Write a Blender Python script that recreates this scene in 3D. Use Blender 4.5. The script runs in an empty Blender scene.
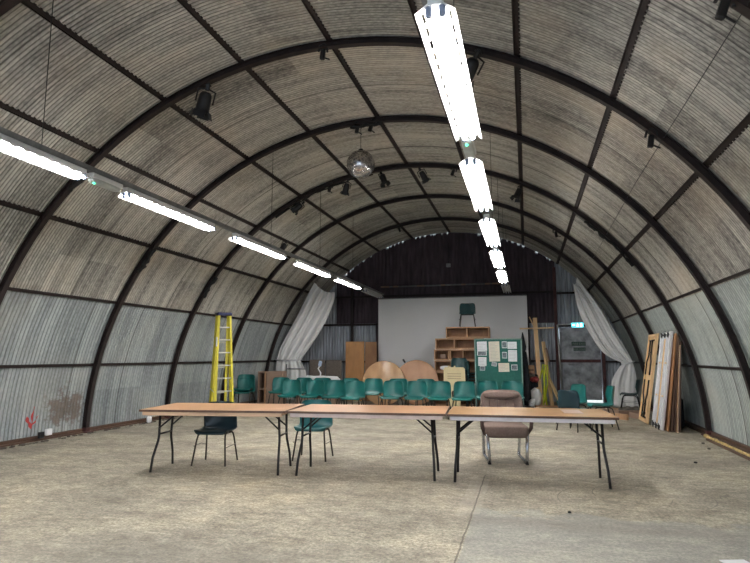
import bpy, math, random
from mathutils import Vector, Matrix, Euler
random.seed(7)
PI = math.pi
col = bpy.context.scene.collection
scene = bpy.context.scene

# ---------------------------------------------------------------- camera
H = 1.37
cam_data = bpy.data.cameras.new('camera')
cam_data.sensor_width = 36.0
cam_data.lens = 566.5 / 750 * 36.0
cam_data.clip_start = 0.05
cam = bpy.data.objects.new('camera', cam_data)
col.objects.link(cam)
cam.location = (0, 0, H)
cam.rotation_euler = (PI / 2 + 0.130, 0, 0.259)
scene.camera = cam

# ---------------------------------------------------------------- world, daylight, exposure
world = bpy.data.worlds.new('world')
scene.world = world
world.use_nodes = True
world.node_tree.nodes['Background'].inputs['Color'].default_value = (0.72, 0.86, 1.0, 1)
world.node_tree.nodes['Background'].inputs['Strength'].default_value = 1.7
TUBE = 37.0           # radiance of the fluorescent tubes
scene.view_settings.view_transform = 'Standard'
scene.view_settings.look = 'None'
scene.view_settings.gamma = 1
scene.view_settings.use_curve_mapping = False
scene.view_settings.exposure = 1.40

# ---------------------------------------------------------------- place
CX, CZ, R = -2.356, -0.075, 5.33      # axis and inner radius of the steel ribs
RS = R + 0.115                         # corrugated skin
Y0, Y1 = -4.0, 18.15
RIBS = [-3.2, -0.8, 1.6, 3.98, 6.37, 8.77, 11.17, 13.55, 15.95]
PURL = [-76.3, -63.6, -50.8, -37.9, -25.1, -12.3, 0.8, 13.6, 25.9, 38.4, 51.1, 63.6, 76.6]


def arc(th, r=R):
    a = math.radians(th)
    return CX + r * math.sin(a), CZ + r * math.cos(a)


# ---------------------------------------------------------------- materials
def new_mat(name):
    m = bpy.data.materials.new(name)
    m.use_nodes = True
    nt = m.node_tree
    return m, nt, nt.nodes['Principled BSDF']


def N(nt, t, **kw):
    n = nt.nodes.new(t)
    for k, v in kw.items():
        setattr(n, k, v)
    return n


def L(nt, a, b):
    nt.links.new(a, b)


def val(nt, op, a, b=None, c=None, clamp=False):
    n = N(nt, 'ShaderNodeMath', operation=op)
    n.use_clamp = clamp
    for i, x in enumerate((a, b, c)):
        if x is None:
            continue
        if isinstance(x, (int, float)):
            n.inputs[i].default_value = x
        else:
            L(nt, x, n.inputs[i])
    return n.outputs[0]


def noise(nt, vec, scale, detail=4, rough=0.55, mscale=None, loc=None, rot=None):
    if mscale or loc or rot:
        mp = N(nt, 'ShaderNodeMapping')
        if mscale:
            mp.inputs['Scale'].default_value = mscale
        if loc:
            mp.inputs['Location'].default_value = loc
        if rot:
            mp.inputs['Rotation'].default_value = rot
        L(nt, vec, mp.inputs['Vector'])
        vec = mp.outputs[0]
    n = N(nt, 'ShaderNodeTexNoise')
    n.inputs['Scale'].default_value = scale
    n.inputs['Detail'].default_value = detail
    n.inputs['Roughness'].default_value = rough
    L(nt, vec, n.inputs['Vector'])
    return n.outputs['Fac']


def ramp(nt, fac, stops):
    r = N(nt, 'ShaderNodeValToRGB')
    L(nt, fac, r.inputs[0])
    el = r.color_ramp.elements
    el[0].position, el[0].color = stops[0][0], (*stops[0][1], 1)
    el[1].position, el[1].color = stops[-1][0], (*stops[-1][1], 1)
    for p, c in stops[1:-1]:
        e = el.new(p)
        e.color = (*c, 1)
    return r.outputs[0]


def mix(nt, fac, a, b, mode='MIX'):
    n = N(nt, 'ShaderNodeMix', data_type='RGBA', blend_type=mode)
    if isinstance(fac, (int, float)):
        n.inputs[0].default_value = fac
    else:
        L(nt, fac, n.inputs[0])
    for i, x in ((6, a), (7, b)):
        if isinstance(x, tuple):
            n.inputs[i].default_value = (*x, 1)
        else:
            L(nt, x, n.inputs[i])
    return n.outputs[2]


def G(v):
    return (v, v, v)


def plain(name, c, rough=0.5, metal=0.0, var=0.15, scale=12, bump=0.0, mscale=None, spec=0.5):
    """base colour broken up by a soft noise"""
    m, nt, b = new_mat(name)
    tc = N(nt, 'ShaderNodeTexCoord').outputs['Object']
    f = noise(nt, tc, scale, 5, mscale=mscale or (1, 1, 1))
    lo = tuple(max(0, x * (1 - var)) for x in c)
    hi = tuple(min(1, x * (1 + var)) for x in c)
    L(nt, ramp(nt, f, [(0.3, lo), (0.7, hi)]), b.inputs['Base Color'])
    b.inputs['Roughness'].default_value = rough
    b.inputs['Metallic'].default_value = metal
    b.inputs['Specular IOR Level'].default_value = spec
    if bump:
        bp = N(nt, 'ShaderNodeBump')
        bp.inputs['Strength'].default_value = bump
        bp.inputs['Distance'].default_value = 0.01
        L(nt, f, bp.inputs['Height'])
        L(nt, bp.outputs[0], b.inputs['Normal'])
    return m


def emit(name, c, s):
    m, nt, b = new_mat(name)
    b.inputs['Base Color'].default_value = (*c, 1)
    b.inputs['Emission Color'].default_value = (*c, 1)
    b.inputs['Emission Strength'].default_value = s
    return m


def wood(name, a, b_, rough=0.5, scale=3.0, grain=(1, 12, 12)):
    m, nt, b = new_mat(name)
    tc = N(nt, 'ShaderNodeTexCoord').outputs['Object']
    f = noise(nt, tc, scale, 6, 0.6, mscale=grain)
    g = noise(nt, tc, 1.3, 2)
    c = ramp(nt, f, [(0.3, a), (0.72, b_)])
    c = mix(nt, 0.35, c, ramp(nt, g, [(0.3, tuple(x * .7 for x in a)), (0.7, tuple(min(1, x * 1.15) for x in b_))]))
    L(nt, c, b.inputs['Base Color'])
    b.inputs['Roughness'].default_value = rough
    return m


def sheet_mat(name, lo, hi, stain_and_shade, zone, pitch=0.070):
    """old corrugated iron: every sheet its own tone, grime along the corrugations, valley shade painted in"""
    m, nt, b = new_mat(name)
    uv = N(nt, 'ShaderNodeUVMap').outputs[0]
    sx = N(nt, 'ShaderNodeSeparateXYZ')
    L(nt, uv, sx.inputs[0])
    u, v = sx.outputs[0], sx.outputs[1]
    su = val(nt, 'FLOOR', val(nt, 'DIVIDE', u, 0.64))
    sv = val(nt, 'FLOOR', val(nt, 'DIVIDE', val(nt, 'ADD', v, 0.6), 2.38))
    cb = N(nt, 'ShaderNodeCombineXYZ')
    L(nt, su, cb.inputs[0]); L(nt, sv, cb.inputs[1])
    wn = N(nt, 'ShaderNodeTexWhiteNoise', noise_dimensions='2D')
    L(nt, cb.outputs[0], wn.inputs['Vector'])
    streak = noise(nt, uv, 1.0, 5, 0.65, mscale=(16, 0.9, 1))
    fine = noise(nt, uv, 1.0, 3, 0.6, mscale=(60, 14, 1))
    cloud = noise(nt, uv, 0.55, 4, 0.6)
    band = noise(nt, uv, 1.0, 3, 0.6, mscale=(4.5, 0.16, 1), loc=(1.7, 4, 0))
    t = val(nt, 'ADD', val(nt, 'MULTIPLY', wn.outputs['Value'], 0.10),
            val(nt, 'ADD', val(nt, 'MULTIPLY', band, 0.42), val(nt, 'ADD', val(nt, 'MULTIPLY', streak, 0.34), val(nt, 'MULTIPLY', fine, 0.38))))
    c = ramp(nt, t, [(0.44, lo), (0.72, hi)])
    # valley shade painted into the colour, a dark band per corrugation
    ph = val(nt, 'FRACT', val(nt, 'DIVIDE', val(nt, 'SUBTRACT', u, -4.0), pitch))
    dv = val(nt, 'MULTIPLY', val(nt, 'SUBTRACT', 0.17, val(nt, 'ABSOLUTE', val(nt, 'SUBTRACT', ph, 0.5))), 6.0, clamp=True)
    c = mix(nt, val(nt, 'MULTIPLY', dv, VALLEY_SHADE), c, stain_and_shade)
    # grime patches
    g = val(nt, 'MULTIPLY', val(nt, 'SUBTRACT', cloud, 0.46), 4.0, clamp=True)
    g2 = val(nt, 'MULTIPLY', val(nt, 'SUBTRACT', noise(nt, uv, 1.0, 5, 0.7, mscale=(5, 0.55, 1), loc=(3, 7, 0)), 0.52), 7.0, clamp=True)
    c = mix(nt, val(nt, 'MULTIPLY', val(nt, 'MULTIPLY', g, g2), 0.75), c, stain_and_shade)
    c = mix(nt, val(nt, 'MULTIPLY', val(nt, 'SUBTRACT', noise(nt, uv, 0.8, 3, 0.5, loc=(11, 2, 0)), 0.5), 1.6, clamp=True), c, tuple(x * y for x, y in zip(hi, (1.05, 0.93, 0.80))))
    # thin dark lines at sheet laps
    fr = val(nt, 'FRACT', val(nt, 'DIVIDE', u, 0.64))
    lap = val(nt, 'LESS_THAN', fr, 0.022)
    c = mix(nt, val(nt, 'MULTIPLY', lap, 0.6), c, (0.03, 0.026, 0.024))
    if zone == 'low_left':      # rust bloom low on the left wall near the painted arrow
        vx = N(nt, 'ShaderNodeVectorMath', operation='DISTANCE')
        mp = N(nt, 'ShaderNodeMapping')
        mp.inputs['Scale'].default_value = (1, 1.25, 1)
        L(nt, uv, mp.inputs[0]); L(nt, mp.outputs[0], vx.inputs[0])
        vx.inputs[1].default_value = (8.36, -8.03 * 1.25, 0)
        rn = noise(nt, uv, 4.0, 6, 0.75)
        d = val(nt, 'SUBTRACT', val(nt, 'ADD', 0.46, val(nt, 'MULTIPLY', val(nt, 'SUBTRACT', rn, 0.5), 1.9)), vx.outputs['Value'])
        f = val(nt, 'MULTIPLY', d, 4.0, clamp=True)
        c = mix(nt, val(nt, 'MULTIPLY', f, 0.8), c, ramp(nt, rn, [(0.35, (0.07, 0.04, 0.03)), (0.65, (0.21, 0.155, 0.12))]))
    L(nt, c, b.inputs['Base Color'])
    b.inputs['Metallic'].default_value = 0.25
    b.inputs['Roughness'].default_value = 0.5
    return m


VALLEY_SHADE = 0.80  # strength of the shade painted into the corrugations
M = {}
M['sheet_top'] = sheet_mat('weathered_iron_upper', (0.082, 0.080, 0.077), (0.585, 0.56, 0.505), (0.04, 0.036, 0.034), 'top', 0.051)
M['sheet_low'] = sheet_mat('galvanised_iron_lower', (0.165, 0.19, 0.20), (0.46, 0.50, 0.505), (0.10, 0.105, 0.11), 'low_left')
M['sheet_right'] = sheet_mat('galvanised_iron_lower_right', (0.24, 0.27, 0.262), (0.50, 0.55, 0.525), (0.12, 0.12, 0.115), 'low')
M['sheet_end'] = plain('galvanised_iron_end', (0.40, 0.43, 0.47), 0.5, 0.2, 0.45, 3, mscale=(5, 5, 0.4))
M['dark_end'] = plain('dark_painted_iron', (0.048, 0.031, 0.041), 0.7, 0.0, 0.5, 3, mscale=(4, 4, 0.6))
M['rib'] = plain('rusty_dark_steel', (0.020, 0.0115, 0.011), 0.65, 0.15, 0.5, 5)
M['rib_red'] = plain('red_oxide_steel', (0.085, 0.028, 0.026), 0.6, 0.1, 0.4, 5)
M['black'] = plain('black_metal', (0.012, 0.012, 0.014), 0.45, 0.2, 0.3)
M['rubber'] = plain('black_rubber', (0.01, 0.01, 0.01), 0.8)
M['blackplastic'] = plain('black_plastic', (0.015, 0.015, 0.018), 0.5)
M['white'] = plain('white_painted_metal', (0.72, 0.73, 0.74), 0.45, 0, 0.05)
M['greymetal'] = plain('grey_trunking', (0.23, 0.235, 0.24), 0.5, 0.4, 0.2)
M['holder'] = plain('blue_grey_plastic', (0.22, 0.26, 0.36), 0.5)
M['tube'] = emit('lit_fluorescent_tube', (1.0, 0.975, 0.94), TUBE)
M['deadtube'] = plain('unlit_fluorescent_tube', (0.55, 0.56, 0.58), 0.3)
M['led'] = emit('green_indicator', (0.05, 0.9, 0.45), 2.5)
M['clear'] = plain('frosted_diffuser', (0.50, 0.53, 0.52), 0.3)
M['chair'] = plain('teal_green_plastic', (0.008, 0.125, 0.115), 0.30, 0, 0.10, 5)
M['chair_dark'] = plain('dark_teal_plastic', (0.005, 0.028, 0.042), 0.36, 0, 0.10, 5)
M['chair_b'] = plain('blue_teal_plastic', (0.007, 0.105, 0.115), 0.33, 0, 0.10, 5)
M['chair_mid'] = plain('mid_teal_plastic', (0.006, 0.045, 0.05), 0.36, 0, 0.10, 5)
M['leg_brown'] = plain('worn_chair_tube', (0.045, 0.038, 0.032), 0.45, 0.5, 0.4)
M['table_top'] = wood('varnished_plywood', (0.46, 0.24, 0.125), (0.66, 0.38, 0.21), 0.30, 2.2, (1, 14, 14))
M['table_top_b'] = wood('varnished_plywood_pale', (0.50, 0.29, 0.14), (0.68, 0.42, 0.22), 0.22, 2.2, (1, 14, 14))
M['table_edge'] = plain('dark_table_edge', (0.10, 0.05, 0.03), 0.45, 0, 0.3)
M['apron_wood'] = wood('pinkish_birch_batten', (0.52, 0.34, 0.22), (0.74, 0.52, 0.36), 0.5, 2.5, (1, 10, 10))
M['apron_pale'] = plain('pale_painted_batten', (0.62, 0.50, 0.48), 0.5, 0, 0.15, 6)
M['apron_white'] = plain('white_painted_batten', (0.62, 0.58, 0.62), 0.5, 0, 0.12, 6)
M['fabric'] = plain('mushroom_brown_upholstery', (0.20, 0.145, 0.125), 0.9, 0, 0.16, 60, bump=0.15, spec=0.2)
M['fabric_dark'] = plain('dark_brown_upholstery', (0.11, 0.075, 0.07), 0.9, 0, 0.2, 40, spec=0.2)
M['chrome'] = plain('chrome', (0.55, 0.57, 0.62), 0.2, 0.95, 0.05)
M['screen'] = plain('matt_white_screen', (0.90, 0.90, 0.91), 0.85, 0, 0.03, 1.0, spec=0.1)
M['curtain'] = plain('off_white_cotton', (0.86, 0.855, 0.85), 0.9, 0, 0.06, 3, spec=0.1)
M['cloth_white'] = plain('white_cloth', (0.74, 0.74, 0.76), 0.9, 0, 0.08, 6, spec=0.1)
M['yellow'] = plain('yellow_fibreglass', (0.72, 0.62, 0.06), 0.5, 0, 0.12, 6)
M['navy'] = plain('navy_plastic', (0.015, 0.02, 0.09), 0.45)
M['alu'] = plain('aluminium', (0.62, 0.62, 0.58), 0.4, 0.6, 0.08)
M['pine'] = wood('pine', (0.68, 0.44, 0.22), (0.88, 0.63, 0.36), 0.6, 3, (8, 8, 1))
M['pine_old'] = wood('weathered_pine', (0.34, 0.19, 0.10), (0.54, 0.32, 0.18), 0.7, 3, (8, 8, 1))
M['knotty'] = wood('knotty_brown_board', (0.36, 0.165, 0.05), (0.58, 0.30, 0.11), 0.55, 2.5, (6, 6, 1))
M['knotty_dark'] = wood('dark_brown_board', (0.22, 0.10, 0.04), (0.36, 0.18, 0.07), 0.55, 2.5, (6, 6, 1))
M['darkwood'] = wood('dark_timber', (0.06, 0.032, 0.02), (0.13, 0.07, 0.045), 0.6, 3, (8, 8, 1))
M['ply_round'] = wood('round_table_plywood', (0.42, 0.25, 0.13), (0.58, 0.37, 0.21), 0.26, 1.8, (3, 3, 3))
M['ply_round_b'] = wood('round_table_plywood_matt', (0.44, 0.24, 0.14), (0.56, 0.33, 0.20), 0.5, 1.8, (3, 3, 3))
M['card'] = plain('brown_hardboard', (0.30, 0.20, 0.15), 0.8, 0, 0.12, 4)
M['speckled'] = plain('speckled_brown_panel', (0.15, 0.125, 0.105), 0.85, 0, 0.4, 30)
M['felt'] = plain('green_felt', (0.030, 0.125, 0.105), 0.9, 0, 0.12, 25, spec=0.1)
M['felt_frame'] = plain('grey_green_frame', (0.16, 0.25, 0.22), 0.5)
M['paper'] = plain('white_paper', (0.72, 0.74, 0.77), 0.8, 0, 0.05, 30)
M['cream_paper'] = plain('cream_paper', (0.68, 0.63, 0.52), 0.8, 0, 0.06, 30)
M['ink'] = plain('grey_ink', (0.30, 0.31, 0.33), 0.8)
M['photo'] = plain('dark_photo_print', (0.12, 0.14, 0.16), 0.4, 0, 0.9, 22)
M['cream'] = plain('cream_plastic', (0.66, 0.56, 0.33), 0.6, 0, 0.08, 5)
M['door'] = plain('grey_zinc_door', (0.36, 0.37, 0.39), 0.6, 0.2, 0.55, 4)
M['exit'] = emit('lit_exit_sign_face', (0.05, 0.55, 0.62), 1.5)
M['exit_mark'] = emit('lit_exit_sign_mark', (0.75, 1.0, 0.98), 1.6)
M['sign_green'] = plain('faded_green_sign', (0.045, 0.085, 0.07), 0.6, 0, 0.3)
M['sign_text'] = plain('pale_sign_lettering', (0.22, 0.26, 0.22), 0.6)
M['red'] = plain('red_spray_paint', (0.50, 0.055, 0.05), 0.7, 0, 0.3, 20)
M['foam'] = plain('yellowed_foam', (0.52, 0.38, 0.16), 0.9, 0, 0.4, 14, bump=0.5)
M['rubble'] = plain('grey_rubble', (0.11, 0.095, 0.08), 0.95, 0, 0.5, 12)
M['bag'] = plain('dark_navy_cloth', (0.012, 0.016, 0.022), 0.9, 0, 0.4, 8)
M['yellowstrap'] = plain('lime_yellow_plastic', (0.50, 0.55, 0.03), 0.5)
M['bluewhite'] = plain('pale_blue_plastic', (0.50, 0.60, 0.78), 0.5)
M['redplastic'] = plain('dark_red_plastic', (0.22, 0.02, 0.02), 0.5)


def ball_mat():
    m, nt, b = new_mat('mirror_tiles')
    tc = N(nt, 'ShaderNodeTexCoord').outputs['Object']
    v = N(nt, 'ShaderNodeTexVoronoi')
    v.inputs['Scale'].default_value = 34
    L(nt, tc, v.inputs['Vector'])
    L(nt, ramp(nt, v.outputs['Color'], [(0.2, (0.30, 0.30, 0.34)), (0.8, (0.72, 0.70, 0.68))]), b.inputs['Base Color'])
    b.inputs['Metallic'].default_value = 0.95
    b.inputs['Roughness'].default_value = 0.22
    bp = N(nt, 'ShaderNodeBump')
    bp.inputs['Strength'].default_value = 0.35
    bp.inputs['Distance'].default_value = 0.02
    L(nt, v.outputs['Color'], bp.inputs['Height'])
    L(nt, bp.outputs[0], b.inputs['Normal'])
    return m


def floor_mat():
    m, nt, b = new_mat('worn_concrete')
    tc = N(nt, 'ShaderNodeTexCoord').outputs['Object']
    sx = N(nt, 'ShaderNodeSeparateXYZ')
    L(nt, tc, sx.inputs[0])
    x, y = sx.outputs[0], sx.outputs[1]
    big = noise(nt, tc, 0.45, 5, 0.6)
    med = noise(nt, tc, 1.9, 12, 0.82, mscale=(1.0, 1.2, 1))
    brush = noise(nt, tc, 9.0, 10, 0.82, mscale=(0.8, 1.5, 1), rot=(0, 0, 0.12))
    fine = noise(nt, tc, 38, 8, 0.8)
    c = ramp(nt, big, [(0.3, (0.225, 0.205, 0.165)), (0.5, (0.36, 0.325, 0.255)), (0.7, (0.44, 0.385, 0.28))])
    c = mix(nt, 0.85, c, ramp(nt, med, [(0.36, G(0.26)), (0.5, G(0.5)), (0.64, G(0.74))]), 'OVERLAY')
    c = mix(nt, 0.75, c, ramp(nt, brush, [(0.34, G(0.24)), (0.52, G(0.5)), (0.66, G(0.80))]), 'OVERLAY')
    c = mix(nt, 0.85, c, ramp(nt, fine, [(0.34, G(0.10)), (0.5, G(0.5)), (0.66, G(0.88))]), 'OVERLAY')
    # pale worn scuffs
    sc = val(nt, 'MULTIPLY', val(nt, 'SUBTRACT', noise(nt, tc, 3.2, 10, 0.85, mscale=(0.8, 2.0, 1), loc=(5, 1, 0)), 0.565), 12.0, clamp=True)
    speck = val(nt, 'MULTIPLY', val(nt, 'SUBTRACT', noise(nt, tc, 22, 6, 0.8, mscale=(0.8, 1.2, 1)), 0.60), 10.0, clamp=True)
    c = mix(nt, val(nt, 'MULTIPLY', speck, 0.5), c, (0.10, 0.09, 0.08))
    c = mix(nt, val(nt, 'MULTIPLY', sc, 0.55), c, (0.50, 0.475, 0.41))
    # greyer newer slab at the front right
    edge = noise(nt, tc, 3.0, 4)
    yy = val(nt, 'ADD', y, val(nt, 'MULTIPLY', val(nt, 'SUBTRACT', edge, 0.5), 0.9))
    xin = val(nt, 'MULTIPLY', val(nt, 'SUBTRACT', x, -0.50), 60, clamp=True)
    yin = val(nt, 'MULTIPLY', val(nt, 'SUBTRACT', val(nt, 'ADD', 5.45, val(nt, 'MULTIPLY', x, -0.03)), yy), 9, clamp=True)
    slab = val(nt, 'MULTIPLY', xin, yin)
    gs = ramp(nt, med, [(0.3, (0.25, 0.255, 0.245)), (0.7, (0.345, 0.35, 0.33))])
    gs = mix(nt, 0.6, gs, ramp(nt, fine, [(0.28, G(0.25)), (0.72, G(0.72))]), 'OVERLAY')
    c = mix(nt, val(nt, 'MULTIPLY', slab, 0.6), c, gs)
    # grey front band on the left as well (trodden to bare cement)
    yl = val(nt, 'MULTIPLY', val(nt, 'SUBTRACT', 5.0, val(nt, 'ADD', y, val(nt, 'MULTIPLY', big, 1.5))), 0.7, clamp=True)
    c = mix(nt, val(nt, 'MULTIPLY', yl, 0.45), c, (0.29, 0.275, 0.245))
    # pale patch strip along the joint
    px = val(nt, 'LESS_THAN', val(nt, 'ABSOLUTE', val(nt, 'ADD', x, 0.54)), val(nt, 'ADD', 0.08, val(nt, 'MULTIPLY', edge, 0.04)))
    py = val(nt, 'LESS_THAN', val(nt, 'ABSOLUTE', val(nt, 'SUBTRACT', yy, 6.0)), 0.75)
    c = mix(nt, val(nt, 'MULTIPLY', val(nt, 'MULTIPLY', px, py), 0.35), c, (0.47, 0.43, 0.37))
    # joint line
    j = val(nt, 'LESS_THAN', val(nt, 'ABSOLUTE', val(nt, 'ADD', x, val(nt, 'ADD', 0.505, val(nt, 'MULTIPLY', val(nt, 'SUBTRACT', edge, 0.5), 0.04)))), 0.007)
    c = mix(nt, val(nt, 'MULTIPLY', val(nt, 'MULTIPLY', val(nt, 'MULTIPLY', j, val(nt, 'LESS_THAN', y, 6.9)), val(nt, 'GREATER_THAN', fine, 0.45)), 0.75), c, (0.07, 0.06, 0.05))
    # dirt stains
    dk = val(nt, 'MULTIPLY', val(nt, 'SUBTRACT', noise(nt, tc, 1.1, 6, 0.72, mscale=(0.5, 1.5, 1), loc=(2, 9, 0)), 0.54), 5.0, clamp=True)
    c = mix(nt, val(nt, 'MULTIPLY', dk, 0.5), c, (0.13, 0.118, 0.105))
    # trodden darker tracks running diagonally
    trk = noise(nt, tc, 1.0, 4, 0.55, mscale=(0.35, 1.5, 1), rot=(0, 0, -0.75), loc=(4, 2, 0))
    c = mix(nt, val(nt, 'MULTIPLY', val(nt, 'MULTIPLY', val(nt, 'SUBTRACT', trk, 0.5), 5.0, clamp=True), 0.42), c, (0.15, 0.137, 0.12))
    # curved scrape marks
    for cx_, cy_, r_ in ((0.95, 6.2, 0.35), (1.15, 6.3, 0.55), (-2.3, 6.9, 0.9), (1.0, 6.0, 0.75)):
        vd = N(nt, 'ShaderNodeVectorMath', operation='DISTANCE')
        L(nt, tc, vd.inputs[0])
        vd.inputs[1].default_value = (cx_, cy_, 0)
        ring = val(nt, 'LESS_THAN', val(nt, 'ABSOLUTE', val(nt, 'SUBTRACT', vd.outputs['Value'], r_)), 0.006)
        side = val(nt, 'GREATER_THAN', noise(nt, tc, 1.7, 2, loc=(r_ * 9, 0, 0)), 0.5)
        c = mix(nt, val(nt, 'MULTIPLY', val(nt, 'MULTIPLY', ring, side), 0.55), c, (0.12, 0.11, 0.10))
    L(nt, c, b.inputs['Base Color'])
    b.inputs['Roughness'].default_value = 0.72
    b.inputs['Specular IOR Level'].default_value = 0.35
    bp = N(nt, 'ShaderNodeBump')
    bp.inputs['Strength'].default_value = 0.5
    bp.inputs['Distance'].default_value = 0.012
    L(nt, val(nt, 'ADD', val(nt, 'MULTIPLY', brush, 0.5), val(nt, 'MULTIPLY', fine, 0.4)), bp.inputs['Height'])
    L(nt, bp.outputs[0], b.inputs['Normal'])
    return m


M['ball'] = ball_mat()
M['floor'] = floor_mat()


# ---------------------------------------------------------------- mesh builder
class MB:
    def __init__(s):
        s.v, s.f, s.sm, s.uv = [], [], [], []

    def add(s, vs, fs, smooth=False):
        o = len(s.v)
        s.v += [tuple(v) for v in vs]
        s.f += [tuple(i + o for i in f) for f in fs]
        s.sm += [smooth] * len(fs)
        return s

    def box(s, c, d, rot=None, bev=0.0):
        hx, hy, hz = d[0] / 2, d[1] / 2, d[2] / 2
        if bev > 0:
            k = min(bev, hx * .9, hy * .9, hz * .9)
            vs, idx = [], {}
            for sx in (-1, 1):
                for sy in (-1, 1):
                    for sz in (-1, 1):
                        for a in range(3):
                            p = [sx * (hx - k), sy * (hy - k), sz * (hz - k)]
                            p[a] = (sx * hx, sy * hy, sz * hz)[a]
                            idx[(sx, sy, sz, a)] = len(vs)
                            vs.append(p)
            fs = []
            for a in range(3):
                b_, c_ = (a + 1) % 3, (a + 2) % 3
                for q in (-1, 1):
                    ks = []
                    for m_, n_ in ((-1, -1), (1, -1), (1, 1), (-1, 1)):
                        t = [0, 0, 0]; t[a] = q; t[b_] = m_; t[c_] = n_
                        ks.append(idx[(*t, a)])
                    fs.append(ks if q > 0 else ks[::-1])
            for a in range(3):
                b_, c_ = (a + 1) % 3, (a + 2) % 3
                for m_ in (-1, 1):
                    for n_ in (-1, 1):
                        ks = []
                        for q, ax in ((-1, b_), (1, b_), (1, c_), (-1, c_)):
                            t = [0, 0, 0]; t[a] = q; t[b_] = m_; t[c_] = n_
                            ks.append(idx[(*t, ax)])
                        fs.append(ks if m_ * n_ < 0 else ks[::-1])
            for sx in (-1, 1):
                for sy in (-1, 1):
                    for sz in (-1, 1):
                        t = [idx[(sx, sy, sz, a)] for a in range(3)]
                        fs.append(t if sx * sy * sz > 0 else t[::-1])
        else:
            vs = [[x * hx, y * hy, z * hz] for x in (-1, 1) for y in (-1, 1) for z in (-1, 1)]
            fs = [(0, 1, 3, 2), (4, 6, 7, 5), (0, 4, 5, 1), (2, 3, 7, 6), (0, 2, 6, 4), (1, 5, 7, 3)]
        m = rot if rot is not None else Matrix.Identity(3)
        c = Vector(c)
        s.add([c + m @ Vector(v) for v in vs], fs)
        return s

    def tube(s, pts, r, n=8, cap=True, rr=None):
        pts = [Vector(p) for p in pts]
        vs, fs = [], []
        up = None
        for i, p in enumerate(pts):
            if i == 0: d = pts[1] - p
            elif i == len(pts) - 1: d = p - pts[i - 1]
            else: d = (pts[i + 1] - p).normalized() + (p - pts[i - 1]).normalized()
            d.normalize()
            if up is None:
                up = Vector((0, 0, 1)) if abs(d.z) < .9 else Vector((1, 0, 0))
            a = up.cross(d).normalized()
            b_ = d.cross(a).normalized()
            up = b_
            ri = rr[i] if rr else r
            for k in range(n):
                t = 2 * PI * k / n
                vs.append(p + (a * math.cos(t) + b_ * math.sin(t)) * ri)
        for i in range(len(pts) - 1):
            for k in range(n):
                k2 = (k + 1) % n
                fs.append((i * n + k, i * n + k2, (i + 1) * n + k2, (i + 1) * n + k))
        s.add(vs, fs, True)
        if cap:
            o = len(s.v) - len(vs)
            s.f.append(tuple(o + k for k in range(n))[::-1]); s.sm.append(False)
            e = o + (len(pts) - 1) * n
            s.f.append(tuple(e + k for k in range(n))); s.sm.append(False)
        return s

    def lathe(s, prof, n=24, c=(0, 0, 0), rot=None):
        m = rot if rot is not None else Matrix.Identity(3)
        c = Vector(c)
        vs, fs = [], []
        for r, z in prof:
            for k in range(n):
                t = 2 * PI * k / n
                vs.append(c + m @ Vector((r * math.cos(t), r * math.sin(t), z)))
        for i in range(len(prof) - 1):
            for k in range(n):
                k2 = (k + 1) % n
                fs.append((i * n + k, i * n + k2, (i + 1) * n + k2, (i + 1) * n + k))
        s.add(vs, fs, True)
        return s

    def grid(s, fn, nu, nv, smooth=True):
        vs = [fn(i / nu, j / nv) for j in range(nv + 1) for i in range(nu + 1)]
        fs = [(j * (nu + 1) + i, j * (nu + 1) + i + 1, (j + 1) * (nu + 1) + i + 1, (j + 1) * (nu + 1) + i)
              for j in range(nv) for i in range(nu)]
        s.add(vs, fs, smooth)
        return s

    def cushion(s, c, d, e=0.35, rot=None, fn=None, n=20):
        """superellipsoid pad"""
        m = rot if rot is not None else Matrix.Identity(3)
        c = Vector(c)
        sg = lambda x, p: math.copysign(abs(x) ** p, x)
        def f(a, b_):
            u, w = -PI + 2 * PI * a, -PI / 2 + PI * b_
            p = Vector((d[0] / 2 * sg(math.cos(w), e) * sg(math.cos(u), e),
                        d[1] / 2 * sg(math.cos(w), e) * sg(math.sin(u), e),
                        d[2] / 2 * sg(math.sin(w), e)))
            if fn: p = fn(p)
            return c + m @ p
        return s.grid(f, n * 2, n)

    def build(s, name, mat, parent=None):
        me = bpy.data.meshes.new(name)
        me.from_pydata(s.v, [], s.f)
        me.polygons.foreach_set('use_smooth', s.sm)
        me.materials.append(M[mat] if isinstance(mat, str) else mat)
        me.update()
        o = bpy.data.objects.new(name, me)
        col.objects.link(o)
        if parent: o.parent = parent
        return o


def tag(o, label, cat, group=None, kind=None):
    o['label'] = label
    o['category'] = cat
    if group: o['group'] = group
    if kind: o['kind'] = kind
    return o


def struct(o, label=None):
    o['kind'] = 'structure'
    if label: o['label'] = label
    return o


def thing(name, label, cat, loc=(0, 0, 0), rz=0.0, group=None, rot=None):
    o = bpy.data.objects.new(name, None)
    col.objects.link(o)
    o.empty_display_size = 0.1
    o.location = loc
    o.rotation_euler = rot if rot else (0, 0, rz)
    return tag(o, label, cat, group)


def dup(root, loc, rz=None, label=None, group=None, rot=None):
    r = root.copy()
    col.objects.link(r)
    r.location = loc
    if rz is not None: r.rotation_euler = (0, 0, rz)
    if rot is not None: r.rotation_euler = rot
    if label: r['label'] = label
    if group: r['group'] = group
    for ch in list(root.children):
        c = ch.copy(); col.objects.link(c); c.parent = r
        for g in list(ch.children):
            d = g.copy(); col.objects.link(d); d.parent = c
    return r


def RM(x=0, y=0, z=0):
    return Euler((x, y, z)).to_matrix()


ORD = ['first', 'second', 'third', 'fourth', 'fifth', 'sixth', 'seventh', 'eighth', 'ninth', 'tenth', 'eleventh', 'twelfth', 'thirteenth']

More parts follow.
